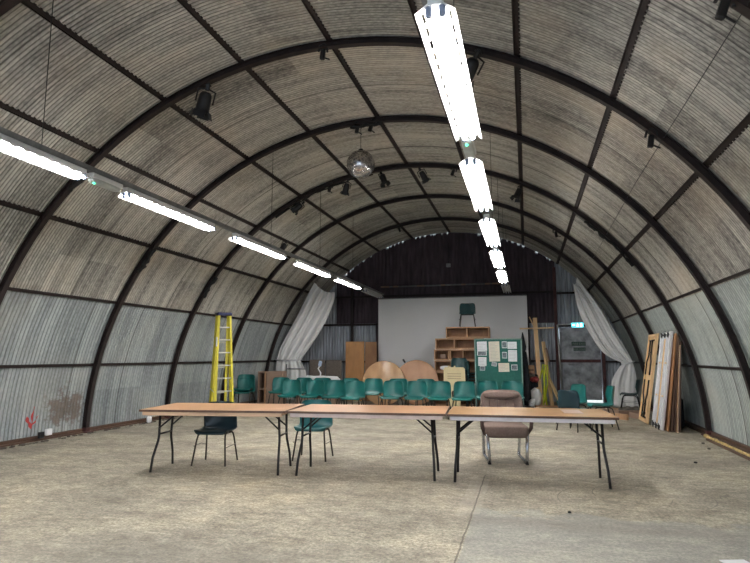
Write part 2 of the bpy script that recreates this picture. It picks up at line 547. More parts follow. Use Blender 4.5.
# ================================================================= STRUCTURE
# floor
mb = MB()
mb.add([(-8.2, Y0 - .3, 0), (3.5, Y0 - .3, 0), (3.5, 19.6, 0), (-8.2, 19.6, 0),
        (-8.2, Y0 - .3, -.15), (3.5, Y0 - .3, -.15), (3.5, 19.6, -.15), (-8.2, 19.6, -.15)],
       [(0, 1, 2, 3), (4, 7, 6, 5), (0, 4, 5, 1), (1, 5, 6, 2), (2, 6, 7, 3), (3, 7, 4, 0)])
struct(mb.build('floor', 'floor'), 'worn beige and grey concrete floor of the hut')

PITCH, AMP = 0.070, 0.0135        # lower wall sheets
PITCH_TOP, AMP_TOP = 0.051, 0.0100  # finer sheets of the roof


def skin(name, th0, th1, r, mat, nseg, PITCH=PITCH, AMP=AMP):
    """corrugated arc: the waves run along the hut, the ridges bend round the arch"""
    per = 8
    ny = int((Y1 + .22 - Y0) / PITCH * per)
    vs, fs = [], []
    for j in range(nseg + 1):
        a = math.radians(th0 + (th1 - th0) * j / nseg)
        for i in range(ny + 1):
            y = Y0 + i * PITCH / per
            rr = r + AMP * math.cos(2 * PI * i / per)
            vs.append((CX + rr * math.sin(a), y, CZ + rr * math.cos(a)))
    w = ny + 1
    for j in range(nseg):
        for i in range(ny):
            fs.append((j * w + i, j * w + i + 1, (j + 1) * w + i + 1, (j + 1) * w + i))
    me = bpy.data.meshes.new(name)
    me.from_pydata(vs, [], fs)
    uvl = me.uv_layers.new(name='UVMap')
    import numpy as np
    li = np.zeros(len(me.loops), dtype=np.int32)
    me.loops.foreach_get('vertex_index', li)
    jj, ii = li // w, li % w
    uv = np.stack([Y0 + ii * PITCH / per, np.radians(th0 + (th1 - th0) * jj / nseg) * r], 1).astype(np.float32)
    uvl.data.foreach_set('uv', uv.ravel())
    me.polygons.foreach_set('use_smooth', [True] * len(fs))
    me.materials.append(M[mat])
    o = bpy.data.objects.new(name, me)
    col.objects.link(o)
    return struct(o)


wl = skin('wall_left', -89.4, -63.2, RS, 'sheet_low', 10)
wl['label'] = 'blue grey corrugated iron of the left wall below the first purlins'
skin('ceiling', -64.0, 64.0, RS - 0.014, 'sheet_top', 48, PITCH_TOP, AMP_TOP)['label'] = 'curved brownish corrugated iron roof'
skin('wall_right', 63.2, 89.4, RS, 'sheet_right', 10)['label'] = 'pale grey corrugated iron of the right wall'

# ribs: curved steel I-sections, each one structure
def sweep(th0, th1, n, prof, name, mat, y):
    """prof = closed polygon of (radial offset, y offset)"""
    m = MB()
    k = len(prof)
    vs = []
    for j in range(n + 1):
        a = math.radians(th0 + (th1 - th0) * j / n)
        for dr, dy in prof:
            vs.append((CX + (R + dr) * math.sin(a), y + dy, CZ + (R + dr) * math.cos(a)))
    fs = [(j * k + i, (j + 1) * k + i, (j + 1) * k + (i + 1) % k, j * k + (i + 1) % k) for j in range(n) for i in range(k)]
    fs += [tuple(range(k)), tuple(n * k + i for i in range(k))[::-1]]
    m.add(vs, fs)
    return m.build(name, mat)


IPROF = [(-.012, -.042), (-.012, .042), (-.002, .042), (-.002, .008), (.060, .008), (.060, .042), (.070, .042), (.070, -.042), (.060, -.042), (.060, -.008), (-.002, -.008), (-.002, -.042)]
tn = 0
for i, y in enumerate(RIBS):
    tn += 1
    o = struct(sweep(-89.2, 89.2, 72, IPROF, 'trim_%d' % tn, 'rib', y), 'dark rusty steel arch rib of the hut')
    for sgn in (-1, 1):     # foot plate of the rib
        x = CX + sgn * (R + .02)
        m = MB().box((x, y, 0.012), (.20, .16, .02)).box((x, y, .05), (.10, .10, .07), bev=.01)
        m.build('rib_foot', 'rib_red', o)
# purlins run the length of the hut behind the ribs, small angle section
for th in PURL:
    tn += 1
    a = math.radians(th)
    m = MB()
    er = Vector((math.sin(a), 0, math.cos(a)))
    rot = Matrix((Vector((math.cos(a), 0, -math.sin(a))), Vector((0, 1, 0)), er)).transposed()
    base = Vector((CX, 0, CZ))
    ymid, ln = (Y0 + Y1) / 2, Y1 - Y0 - .02
    big = abs(th) < 60
    w = .055 if big else .04
    m.box(base + er * (R + .088) + Vector((0, ymid, 0)), (w, ln, .008), rot)
    m.box(base + er * (R + .080) + rot @ Vector((-w / 2, 0, 0)) + Vector((0, ymid, 0)), (.008, ln, .03), rot)
    if big:                    # dark ticks stand in for shadow gaps between corrugations and purlin
        yy = Y0 + .2
        while yy < Y1 - .1:
            m.box(base + er * (R + .084) + rot @ Vector((w / 2 + .006, 0, 0)) + Vector((0, yy, 0)), (.016, .03, .012), rot)
            yy += .0762
    struct(m.build('trim_%d' % tn, 'rib'), 'dark steel purlin running the length of the hut')
# kerb channels at the foot of the skin
for sgn, nm in ((-1, 'baseboard_left'), (1, 'baseboard_right')):
    x = CX + sgn * (R + .085)
    m = MB().box((x, (Y0 + Y1) / 2, .035), (.07, Y1 - Y0 - .04, .07), bev=.005)
    m.box((x - sgn * .05, (Y0 + Y1) / 2, .012), (.08, Y1 - Y0 - .04, .024))
    struct(m.build(nm, 'darkwood'), 'dark dirty kerb channel at the foot of the curved wall')

# end wall: vertical corrugations, columns cut under the arch, hole for the door
DX0, DX1, DZ1 = 0.97, 2.13, 2.19


def end_wall(name, y, x0, x1, zfun0, zfun1, mat, amp=.02, pitch=.10):
    m = MB()
    n = int((x1 - x0) / (pitch / 6))
    vs, fs = [], []
    for i in range(n + 1):
        x = x0 + (x1 - x0) * i / n
        yy = y + amp * math.cos(2 * PI * (x - x0) / pitch)
        vs += [(x, yy, zfun0(x)), (x, yy, max(zfun0(x), zfun1(x)))]
    for i in range(n):
        fs.append((2 * i, 2 * i + 2, 2 * i + 3, 2 * i + 1))
    m.add(vs, fs, True)
    return struct(m.build(name, mat))


random.seed(11)
gaps = {}
for i in range(400):
    gaps[i] = random.random()


def top_arch(x):
    r = RS + .002 if abs(x - CX) < RS * .89 else RS + .012
    q = r * r - (x - CX) ** 2
    z = CZ + math.sqrt(max(q, 0))
    k = int((x + 8) / .045)
    a = math.degrees(math.atan2(x - CX, z - CZ))
    if (-43 < a < 2 or 9 < a < 36) and gaps[k % 400] > .74:     # daylight shows between end wall and roof
        z -= .046 + .03 * gaps[(k * 7) % 400]
    return z


E1 = Y1 - .03
end_wall('wall_back', E1, CX - RS - .01, CX + RS + .01, lambda x: DZ1 if DX0 < x < DX1 else 0.0, top_arch, 'sheet_end')['label'] = 'grey corrugated iron end wall of the hut'
# dark painted upper boarding and the dark bay behind the screen
end_wall('wall_back', E1 - .07, -6.12, 0.92, lambda x: 2.42 if x < -4.75 else (2.36 if x > .1 else 0.4), lambda x: min(top_arch(x) - .05, 9), 'dark_end', .006, .12)['label'] = 'dark painted upper part of the end wall'
# steel frame on the end wall
def post(name, x, z0, z1, mat='rib_red', w=.09, y=E1 - .14, d=.08):
    return struct(MB().box((x, y, (z0 + z1) / 2), (w, d, z1 - z0)).build(name, mat), 'dark steel post on the end wall')
def rail(name, x0, x1, z, mat='rib', h=.06, y=E1 - .14, d=.06):
    return struct(MB().box(((x0 + x1) / 2, y, z), (x1 - x0, d, h)).build(name, mat), 'dark steel rail across the end wall')
for x, z0, z1, mt in ((-5.55, 0, 3.95, 'rib'), (0.90, 0, 4.05, 'rib_red'), (2.19, 0, 2.62, 'rib_red'), (-4.62, 0, 2.4, 'rib')):
    tn += 1; post('trim_%d' % tn, x, z0, z1, mt)
for x0, x1, z in ((-6.9, -4.66, 2.38), (.95, 2.4, 2.26), (-7.3, -5.6, 1.17), (-5.5, -4.66, 1.17), (2.24, 2.75, 1.19), (0.13, .85, 1.21), (-6.1, .85, 3.30), (.95, 1.9, 3.25)):
    tn += 1; rail('trim_%d' % tn, x0, x1, z)

# door in the end wall
d = struct(MB().box(((DX0 + DX1) / 2, E1 - .05, (0.075 + DZ1) / 2), (DX1 - DX0 - .02, .045, DZ1 - .075)).build('door_1', 'door'), 'grey metal fire exit door with a dark red rail')
MB().box(((DX0 + DX1) / 2, E1 - .095, 1.21), (DX1 - DX0 - .02, .04, .09)).build('cross_rail', 'rib_red', d)
MB().box((DX0 + .05, E1 - .09, 1.1), (.05, .03, 1.95)).build('door_stile', 'greymetal', d)
MB().box((1.28, E1 - .14, 1.10), (.14, .03, .03)).build('push_bar', 'greymetal', d)
struct(MB().box((1.27, E1, .035), (.60, .10, .07)).build('trim_60', 'darkwood'), 'dark threshold strip')
# front wall with a wide opening behind the camera
m = MB()
n = 120
for (xa, xb, lo) in ((CX - RS + .02, -4.9, 0), (-4.9, .2, 3.4), (.2, CX + RS - .02, 0)):
    vs = []
    for i in range(n + 1):
        x = xa + (xb - xa) * i / n
        zt = CZ + math.sqrt(max((RS - .03) ** 2 - (x - CX) ** 2, 0))
        yy = Y0 + .03 + .012 * math.cos(2 * PI * x / .09)
        vs += [(x, yy, min(lo, zt)), (x, yy, zt)]
    m.add(vs, [(2 * i, 2 * i + 1, 2 * i + 3, 2 * i + 2) for i in range(n)], True)
struct(m.build('wall_front', 'sheet_end'), 'corrugated iron front wall with a wide opening')

# red arrow painted on the lower left wall, follows the corrugations
def wall_pt(y, v, off=.003):
    a = v / RS
    rr = RS + AMP * math.cos(2 * PI * (y - Y0) / PITCH) - off
    return (CX + rr * math.sin(a), y, CZ + rr * math.cos(a))
def vz(z):   # arc coordinate on the left wall for a height
    return -math.acos((z - CZ) / RS) * RS
m = MB()
v0, v1 = vz(.22), vz(.55)
m.grid(lambda a, b_: wall_pt(7.66 + (a - .5) * .035 + .01 * math.sin(b_ * 9), v0 + (v1 - v0) * b_), 8, 10)
for s_ in (-1, 1):
    m.grid(lambda a, b_: wall_pt(7.66 + s_ * (b_ * .11) + (a - .5) * .02, v0 + .15 * b_ + (a - .5) * .06), 6, 12)
m.build('painted_arrow', 'red', wl)

# ================================================================= LIGHTS
def make_fixture(lit=True, name='fluorescent_light', label='', loc=(0, 0, 0)):
    t = thing(name, label, 'ceiling light', loc)
    HL = .90
    MB().box((0, 0, .03), (.075, 2 * HL, .055), bev=.006).build('housing', 'white', t)
    m = MB()
    for s_ in (-1, 1):         # slotted reflector wing, thin folded sheet
        def strip(xa, za, xb, zb, ya, yb):
            th = .0012
            m.add([(s_ * xa, ya, za), (s_ * xb, ya, zb), (s_ * xb, yb, zb), (s_ * xa, yb, za),
                   (s_ * xa, ya, za + th), (s_ * xb, ya, zb + th), (s_ * xb, yb, zb + th), (s_ * xa, yb, za + th)],
                  [(0, 1, 2, 3), (4, 7, 6, 5), (0, 4, 5, 1), (2, 6, 7, 3), (1, 5, 6, 2), (0, 3, 7, 4)])
        f = lambda q: (.03 + .075 * q, .012 - .052 * q)
        a0, a1, a2, a3 = f(0), f(.44), f(.64), f(1)
        strip(*a0, *a1, -HL, HL)
        strip(*a2, *a3, -HL, HL)
        y = -HL
        while y < HL - .01:
            strip(*a1, *a2, y, min(y + .045, HL)); y += .13
    m.build('reflector', 'white', t)
    for s_ in (-1, 1):
        MB().tube([(s_ * .034, -HL + .045, -.035), (s_ * .034, HL - .045, -.035)], .013, 10).build('tube', 'tube' if lit else 'deadtube', t)
        for e in (-1, 1):
            MB().box((s_ * .034, e * (HL - .03), -.022), (.034, .028, .062), bev=.006).build('lamp_holder', 'holder', t)
    return t


LZ = 3.135
XR, XL = -.42, -4.17
fx = make_fixture(True, label='lit twin tube light nearest the camera in the right hand row', loc=(XR + .03, 3.55, LZ))
names_r = ['nearest', 'second', 'third', 'fourth', 'fifth']
ys_r = [3.55, 5.88, 8.2, 10.5, 12.85]
for i in range(1, 5):
    dup(fx, (XR - .01 * i, ys_r[i], LZ), label='%s lit twin tube light of the right hand row counting from the camera' % names_r[i])
ys_l = [3.6, 6.0, 8.4, 10.85, 13.25]
for i in range(5):
    dup(fx, (XL, ys_l[i], LZ), label='%s lit fluorescent light of the left hand row counting from the camera' % names_r[i])
for y, w_ in ((1.15, 'level with'),):     # the rows go on behind the camera
    dup(fx, (XL, y, LZ), label='lit fluorescent light of the left hand row %s the camera' % w_)
    dup(fx, (XR, y, LZ), label='lit twin tube light of the right hand row %s the camera' % w_)
dead = make_fixture(False, label='unlit grey light at the far end of the right hand row', loc=(XR - .03, 15.2, LZ))
dup(dead, (XL, 15.55, LZ), label='unlit grey light at the far end of the left hand row')


def emergency(loc, label):
    t = thing('emergency_light', label, 'emergency light', loc)
    MB().box((0, 0, .0), (.10, .44, .05), bev=.008).build('housing', 'white', t)
    MB().cushion((0, 0, -.04), (.09, .42, .05), .4, n=8).build('diffuser', 'clear', t)
    MB().cushion((0, -.15, -.065), (.026, .026, .02), 1, n=6).build('indicator', 'led', t)
emergency((XR, 4.70, LZ + .03), 'small emergency light with green indicator in the right hand row')
emergency((XL, 4.79, LZ + .03), 'small emergency light with green indicator in the left hand row')

for x, nm, y1 in ((XL, 'left', 16.7), (XR - .02, 'right', 16.4)):
    t = thing('lighting_trunking', 'long grey metal trunking that carries the %s hand row of lights' % nm, 'trunking', (x, 0, LZ + .09))
    MB().box((0, (y1 - 2.6) / 2, 0), (.055, y1 + 2.6, .05)).build('channel', 'greymetal', t)
    for y in RIBS[1:]:
        if y < y1 and abs(y - 6.37) > .1:
            z = CZ + math.sqrt((R - .01) ** 2 - (x - CX) ** 2)
            MB().tube([(0, y, .02), (0, y, z - LZ - .09)], .004, 6).build('suspension_wire', 'black', t)

# taut wire along the right side of the roof
m = MB()
pts = [(1.44, RIBS[2], 3.60), (1.47, 3.98, 3.64), (1.50, 8.0, 3.68), (1.55, 13.55, 3.58)]
tag(m.tube(pts, .004, 5).build('steel_wire', 'black'), 'thin taut wire running below the roof on the right side', 'wire')

# mirror ball
t = thing('mirror_ball', 'large mirror ball hanging from the roof by a thin wire', 'mirror ball', (-2.57, 8.77, 4.54))
m = MB()
nl, nt_ = 24, 44
vs, fs = [], []
for j in range(nl + 1):
    a = PI * j / nl
    for i in range(nt_):
        b_ = 2 * PI * i / nt_
        vs.append((.235 * math.sin(a) * math.cos(b_), .235 * math.sin(a) * math.sin(b_), .235 * math.cos(a)))
for j in range(nl):
    for i in range(nt_):
        fs.append((j * nt_ + i, (j + 1) * nt_ + i, (j + 1) * nt_ + (i + 1) % nt_, j * nt_ + (i + 1) % nt_))
m.add(vs, fs, False)
m.build('mirrored_sphere', 'ball', t)
MB().lathe([(.0, .26), (.04, .26), (.04, .225), (.0, .225)], 12).build('cap', 'black', t)
MB().tube([(0, 0, .25), (0, 0, .70)], .005, 6).build('hanging_wire', 'black', t)


# stage lights, clamped to ribs
def make_spot(label, loc, rot, s=1.0, kind=0):
    t = thing('stage_light', label, 'stage light', loc, rot=rot)
    t.scale = (s * .92, s * .92, s * .92)
    MB().lathe([(0, .04), (.06, .035), (.085, .0), (.095, -.10), (.10, -.24), (.105, -.25), (.092, -.25), (.085, -.2), (0, -.19)], 16, (0, 0, .02)).build('can', 'blackplastic', t)
    m = MB()
    m.tube([(-.125, 0, -.10), (-.125, 0, .08), (0, 0, .11), (.125, 0, .08), (.125, 0, -.10)], .014, 6)
    m.build('yoke', 'black', t)
    m = MB()
    for k, (dx, dy) in enumerate(((1, 0), (-1, 0), (0, 1), (0, -1))):
        rot_ = RM(-dy * .5 if dy else 0, dx * .5 if dx else 0, 0)
        m.box((dx * .13, dy * .13, -.27), (.012 if dx else .17, .012 if dy else .17, .10), RM(dy * .35, -dx * .35, 0))
    m.build('barn_doors', 'blackplastic', t)
    m = MB().box((0, 0, .13), (.06, .06, .10), bev=.01)
    m.tube([(-.04, 0, .15), (0, 0, .19), (.04, 0, .15)], .014, 6)
    m.build('clamp', 'black', t)
    return t


def rib_z(x, r=R - .012):
    return CZ + math.sqrt(r * r - (x - CX) ** 2)
sp = make_spot('large black stage light hanging from the near rib on the left', (-4.03, 6.37, rib_z(-4.03) - .165), (0.25, .25, .4), 1.0)
for lab, x, y, rot in (
        ('round black stage light half hidden behind the nearest right row light', -.50, 6.37, (.9, .5, .3)),
        ('black stage light on the rib beyond the mirror ball, just left below it', -3.58, 11.17, (.3, .3, .2)),
        ('black stage light on the rib beyond the mirror ball, just right of it', -2.80, 11.17, (-.3, -.2, .9)),
        ('black stage light hanging midway between mirror ball and right light row', -1.96, 11.17, (.2, -.5, .2)),
        ('black stage light far to the left of the mirror ball above the left light row', -4.64, 11.17, (.3, .9, .3)),
        ('black stage light hanging right of the right hand light row', -.03, 11.17, (.3, .3, 1.2)),
        ('small black stage light hung from a purlin over the left light row', -5.63, 12.6, (.3, .4, 1.2))):
    q_ = dup(sp, (x, y, rib_z(x) - (.125 if y != 12.6 else .06)), rot=rot, label=lab)
    if y > 7: q_.scale = (.66, .66, .66)

# empty hook clamps left on ribs
def make_clamp(label, loc, rot):
    t = thing('hook_clamp', label, 'clamp', loc, rot=rot)
    MB().box((0, 0, -.06), (.06, .05, .14), bev=.01).build('body', 'black', t)
    MB().tube([(-.06, 0, -.02), (-.05, 0, .05), (0, 0, .085), (.05, 0, .05), (.06, 0, -.03)], .014, 6).build('hook', 'black', t)
    MB().tube([(.02, 0, -.10), (.10, 0, -.13)], .009, 6).build('wing_bolt', 'black', t)
    return t
cl = make_clamp('black hook clamp on the near rib left of the crown', (-2.37, 6.37, rib_z(-2.37) - .02), (0, .1, 0))
for lab, x, y in (('black hook clamp on the near rib at the right, beside the thin wire', 1.37, 6.37),
                  ('black hook clamp on the nearest rib at the top right corner', 1.36, 3.98),
                  ('black hook clamp on the rib right above the mirror ball wire', -2.38, 8.77),
                  ('left one of two black hook clamps above the mirror ball', -2.62, 8.77),
                  ('black hook clamp on the third rib close to the right light row', -1.30, 11.17),
                  ('black hook clamp on the far rib high on the right', .75, 13.55),
                  ('black hook clamp on the last rib left of the crown', -3.5, 15.95),
                  ('black hook clamp on the third rib left of the mirror ball', -3.95, 11.17)):
    dup(cl, (x, y, rib_z(x) - .02), rot=(0, random.uniform(-.5, .5), random.uniform(-.4, .4)), label=lab)

# black cables bundled along the ribs
def rib_cable(label, y, x0, x1, n=26, rad=.018):
    pts = []
    for i in range(n + 1):
        x = x0 + (x1 - x0) * i / n
        z = rib_z(x) - .03 - random.random() * .03
        pts.append((x, y + random.uniform(-.03, .03) - .03, z))
    tag(MB().tube(pts, rad, 6, rr=[rad * random.uniform(.6, 1.6) for _ in pts]).build('cable', 'rubber'), label, 'cable', 'black cables tied along the ribs')
rib_cable('black cable bundle tied under the third rib on its right slope', 11.17, 1.15, 1.95, 18, .026)
rib_cable('black cable tied under the third rib left of the mirror ball', 11.17, -5.2, -3.0)
rib_cable('black cable tied under the second rib over the left light row', 8.77, -6.75, -6.45, 8, .035)
rib_cable('black cable bundle tied under the near rib left of the first emergency light', 6.37, -6.1, -5.85, 8, .035)
rib_cable('black cable bundle tied under the third rib beside the left light row', 11.17, -6.9, -6.6, 8, .035)
rib_cable('short black cable tangle at the crown of the second rib', 8.77, -2.75, -2.2, 12, .025)

# ================================================================= BACK OF THE HUT
def slab(name, mat, p0, p1, zb, zt, th, parent=None):
    """upright board between floor points p0 and p1"""
    a, b_ = Vector((*p0, 0)), Vector((*p1, 0))
    c = (a + b_) / 2
    ang = math.atan2(b_.y - a.y, b_.x - a.x)
    return MB().box((c.x, c.y, (zb + zt) / 2), ((b_ - a).length, th, zt - zb), RM(0, 0, ang), bev=.004).build(name, mat, parent)


# projection screen
t = thing('projection_screen', 'large flat white screen board standing before the dark end wall', 'screen', (-2.24, 17.6, 0))
MB().box((0, 0, 1.83), (4.62, .03, 2.72), bev=.004).build('board', 'screen', t)
MB().box((0, -.018, 3.175), (4.62, .012, .03)).build('top_batten', 'greymetal', t)
for x in (-1.9, 1.9):
    MB().box((x, .06, .9), (.07, .07, 1.8)).build('leg', 'darkwood', t)
    MB().box((x, .02, .03), (.07, .35, .06)).build('foot', 'darkwood', t)
# pale stripes of a pipe with ties above the screen
t = thing('curtain_rail', 'thin dark rail with pale ties fixed above the white screen', 'rail', (-2.6, E1 - .2, 3.60))
MB().tube([(-1.95, 0, 0), (2.0, 0, 0)], .022, 8).build('pipe', 'greymetal', t)
for x in (-1.8, -1.45, -.62, .1, .75, 1.5, 1.78):
    MB().box((x, -.02, .0), (random.uniform(.08, .3), .03, .05), bev=.01).build('tie', 'card', t)
for x in (-1.9, 0, 1.95):
    MB().box((x, .06, 0), (.03, .12, .03)).build('bracket', 'black', t)
t = thing('junction_box', 'small grey box high on the dark end wall', 'junction box', (-2.33, E1 - .11, 4.25))
MB().box((0, 0, 0), (.14, .06, .12), bev=.01).build('box', 'greymetal', t)
MB().tube([(0, 0, .05), (0, 0, .55)], .008, 6).build('conduit', 'black', t)

# crates stacked as shelves, open towards the camera
def crate(label, x0, x1, z0, z1, y=16.1, divs=(), dep=.42, mat='pine_old'):
    cx = (x0 + x1) / 2
    t = thing('wooden_crate', label, 'crate', (cx, y, z0), group='wooden crates stacked like shelves')
    w, h = x1 - x0, z1 - z0 - .004
    k = .035
    MB().box((0, 0, k / 2), (w, dep, k)).build('base', mat, t)
    MB().box((0, 0, h - k / 2), (w, dep, k)).build('top', mat, t)
    for s_ in (-1, 1):
        MB().box((s_ * (w / 2 - k / 2), 0, h / 2), (k, dep, h - 2 * k)).build('side', mat, t)
    for dx in divs:
        MB().box((dx - cx, 0, h / 2), (k, dep - .02, h - 2 * k)).build('divider', mat, t)
    MB().box((0, dep / 2 - .01, h / 2), (w - 2 * k, .012, h - 2 * k)).build('back_panel', 'knotty_dark', t)
    return t
crate('topmost wooden crate with two openings, under the dark chair', -2.16, -.96, 1.855, 2.165, divs=(-1.58,))
crate('second wooden crate from the top of the stack beside the notice board', -2.46, -1.14, 1.55, 1.85, divs=(-1.93,))
crate('small wooden crate third from the top at the left of the stack', -2.50, -2.07, 1.24, 1.545, divs=())
crate('wooden crate third from the top behind the dark green chairs', -2.06, -1.20, 1.24, 1.545, divs=(-1.7,))
crate('wooden crate fourth from the top of the stack, left of the green chairs', -2.49, -1.20, .93, 1.235, divs=(-2.03,))
crate('wooden crate fifth from the top of the stack, above the round table edge', -2.52, -1.20, .62, .925, divs=(-2.1,))
crate('wooden crate second from the floor of the stack', -2.52, -1.20, .31, .615, divs=(-1.9,))
crate('lowest wooden crate of the stack on the floor', -2.54, -1.18, 0.0, .305, divs=(-1.9,))
tag(MB().box((-2.25, 16.0, 1.345), (.16, .2, .13), bev=.02).build('cardboard_box', 'card'), 'small brown box inside the upper left crate', 'box')
tag(MB().cushion((-2.2, 15.98, 1.03), (.3, .2, .12), .7, n=8).build('white_bag', 'cloth_white'), 'pale crumpled bag inside the fourth crate', 'bag')


# ---- chairs
PROF = [(-.235, .405, .185), (-.235, .425, .21), (-.21, .44, .23), (-.12, .437, .245), (.0, .425, .25), (.10, .422, .25), (.155, .435, .246),
        (.185, .475, .243), (.20, .54, .243), (.215, .62, .243), (.228, .70, .238), (.238, .755, .226), (.243, .785, .205), (.245, .80, .16)]


def shell_mesh():
    nv, nu = len(PROF) - 1, 14
    def f(a, b_):
        j = min(int(round(b_ * nv)), nv)
        y, z, hw = PROF[j]
        t = 2 * a - 1
        x = hw * t
        if j >= 7:
            y -= .085 * t * t * min(1, (j - 6) / 3)
        elif j >= 2:
            z += .022 * t ** 4 * (1 if j < 5 else 1.5)
        else:
            y += .02 * t * t
        return (x, y, z)
    m = MB()
    m.grid(f, nu, nv)
    top = m.v[:]
    # thickness
    n0 = len(top)
    under = []
    for j in range(nv + 1):
        y0, z0, _ = PROF[max(j - 1, 0)]
        y1_, z1_, _ = PROF[min(j + 1, nv)]
        nrm = Vector((0, (z1_ - z0), -(y1_ - y0))).normalized() * .008
        for i in range(nu + 1):
            p = Vector(top[j * (nu + 1) + i]) + nrm
            under.append(p)
    w = nu + 1
    fs = [(j * w + i, (j + 1) * w + i, (j + 1) * w + i + 1, j * w + i + 1) for j in range(nv) for i in range(nu)]
    m.add(under, fs, True)
    rim = [i for i in range(w)] + [j * w + nu for j in range(1, nv + 1)] + [nv * w + i for i in range(nu - 1, -1, -1)] + [j * w for j in range(nv - 1, 0, -1)]
    for k in range(len(rim)):
        a, b_ = rim[k], rim[(k + 1) % len(rim)]
        m.f.append((a, a + n0, b_ + n0, b_)); m.sm.append(False)
    return m


def make_chair(label, mat, legmat='leg_brown', loc=(0, 0, 0), rz=0, group=None):
    """moulded school chair, front towards -y"""
    t = thing('plastic_chair', label, 'chair', loc, rz, group)
    sh = shell_mesh().build('seat_shell', mat, t)
    for s_ in (-1, 1):
        MB().tube([(s_ * .235, -.235, 0.008), (s_ * .20, -.175, .33), (s_ * .192, -.155, .385), (s_ * .185, -.115, .408), (s_ * .183, -.01, .41)], .0115, 8).build('leg', legmat, t)
        MB().tube([(s_ * .235, .235, 0.008), (s_ * .20, .165, .33), (s_ * .192, .145, .385), (s_ * .185, .10, .408), (s_ * .183, -.01, .41)], .0115, 8).build('leg', legmat, t)
        MB().tube([(s_ * .222, -.18, .235), (s_ * .250, -.155, .250), (s_ * .250, .10, .250)[:3], (s_ * .222, .18, .225)], .004, 5).build('linking_hook', legmat, t)
    m = MB().tube([(-.184, -.10, .402), (.184, -.10, .402)], .009, 6).tube([(-.184, .09, .402), (.184, .09, .402)], .009, 6)
    m.build('cross_bar', legmat, t)
    return t


g1 = 'front row of green chairs at the back'
g2 = 'second row of green chairs at the back'
proto = None
front_x = [-5.61, -5.02, -4.48, -3.91, -3.08, -2.51, -1.96, -1.41, -.91, -.33]
front_y = [12.6, 12.6, 12.6, 12.3, 12.7, 12.7, 12.7, 12.7, 13.1, 13.1]
front_x = [x * (y + .1) / (y + .55) for x, y in zip(front_x, front_y)]
lab1 = ['leftmost green chair of the front row at the back', 'second green chair from the left in the front row at the back',
        'third green chair from the left in the front row at the back', 'fourth green chair from the left in the front row, standing a little forward',
        'fifth green chair from the left in the front row, before the left round table top', 'green chair in the front row before the gap between the round table tops',
        'green chair in the front row before the stack of crates', 'green chair in the front row just right of the cream board',
        'green chair in the front row behind the brown armchair, under the notice board', 'rightmost green chair of the front row under the notice board']
for i, x in enumerate(front_x):
    rz = random.uniform(-.12, .12)
    if i == 0:
        proto = make_chair(lab1[0], 'chair', loc=(x, front_y[0], 0), rz=rz, group=g1)
    else:
        dup(proto, (x, front_y[i], 0), rz, lab1[i], g1)
back_x = [-6.25, -5.64, -5.11, -4.36, -3.74, -3.09, -2.41]
lab2 = ['leftmost green chair of the second row beside the brown cabinet', 'second green chair from the left in the second row at the back',
        'third green chair from the left in the second row at the back', 'fourth green chair from the left in the second row, before the wooden boards',
        'fifth green chair from the left in the second row, before the left round table top', 'sixth green chair of the second row, mostly hidden between the round table tops',
        'rightmost green chair of the second row, hidden behind the front row']
for i, x in enumerate(back_x):
    dup(proto, (x, 13.85 + random.uniform(-.08, .08), 0), random.uniform(-.15, .15), lab2[i], g2)
dup(proto, (-7.12, 13.6, 0), .15, 'green chair standing alone beside the yellow stepladder', 'green chairs in the corner by the ladder')
dup(proto, (-7.16, 13.68, .075), .18, 'upper green chair nested on the one beside the yellow stepladder', 'green chairs in the corner by the ladder')
# right side group
c_ = dup(proto, (.86, 12.15, 0), -1.0, 'green chair facing the camera in the group before the grey door', 'chairs before the grey door')
c_ = dup(proto, (1.35, 11.72, 0), -PI / 2 + .1, 'green chair seen from the side in the group before the grey door', 'chairs before the grey door')
dk = make_chair('dark blue green chair seen from behind in the group before the grey door', 'chair_dark', loc=(.80, 11.25, 0), rz=PI - .65, group='chairs before the grey door')
dk.scale = (.93, .93, .93)
# chairs at the long tables
c1 = dup(dk, (-3.90, 6.72, 0), .16, 'dark blue chair pushed up behind the left table', 'chairs at the long tables'); c1.scale = (.92, .96, .955)
md = make_chair('green chair pushed up behind the middle table', 'chair_b', loc=(-2.80, 7.34, 0), rz=.12, group='chairs at the long tables')
md.scale = (.94, .96, .955)
# dark chairs in the back
ds = make_chair('lone dark green chair standing on top of the wooden crates', 'chair_mid', 'black', loc=(-1.57, 16.08, 2.165), rz=0.05)
ds.scale = (.92, .92, .86)
n_ = 8
for k in range(n_):
    w_ = 'lowest' if k == 0 else ('topmost' if k == n_ - 1 else ORD[k])
    suf = '' if k in (0, n_ - 1) else ' from the floor'
    dup(ds, (-1.74, 15.35 - .012 * k, .086 * k), .05, '%s dark green chair%s in the stack left of the notice board' % (w_, suf), 'dark green chairs stacked before the crates').scale = (.9, .9, .88)
for k in range(n_):
    w_ = 'lowest' if k == 0 else ('topmost' if k == n_ - 1 else ORD[k])
    suf = '' if k in (0, n_ - 1) else ' from the floor'
    dup(ds, (-1.36, 15.30, .075 * k), PI / 2, '%s dark green chair%s in the stack half behind the notice board edge' % (w_, suf), 'dark green chairs stacked behind the notice board').scale = (.85, .85, .88)
dup(ds, (2.42, 15.2, 0), -PI / 2 - .2, 'dark green chair at the foot of the right curtain').scale = (1, 1, 1)

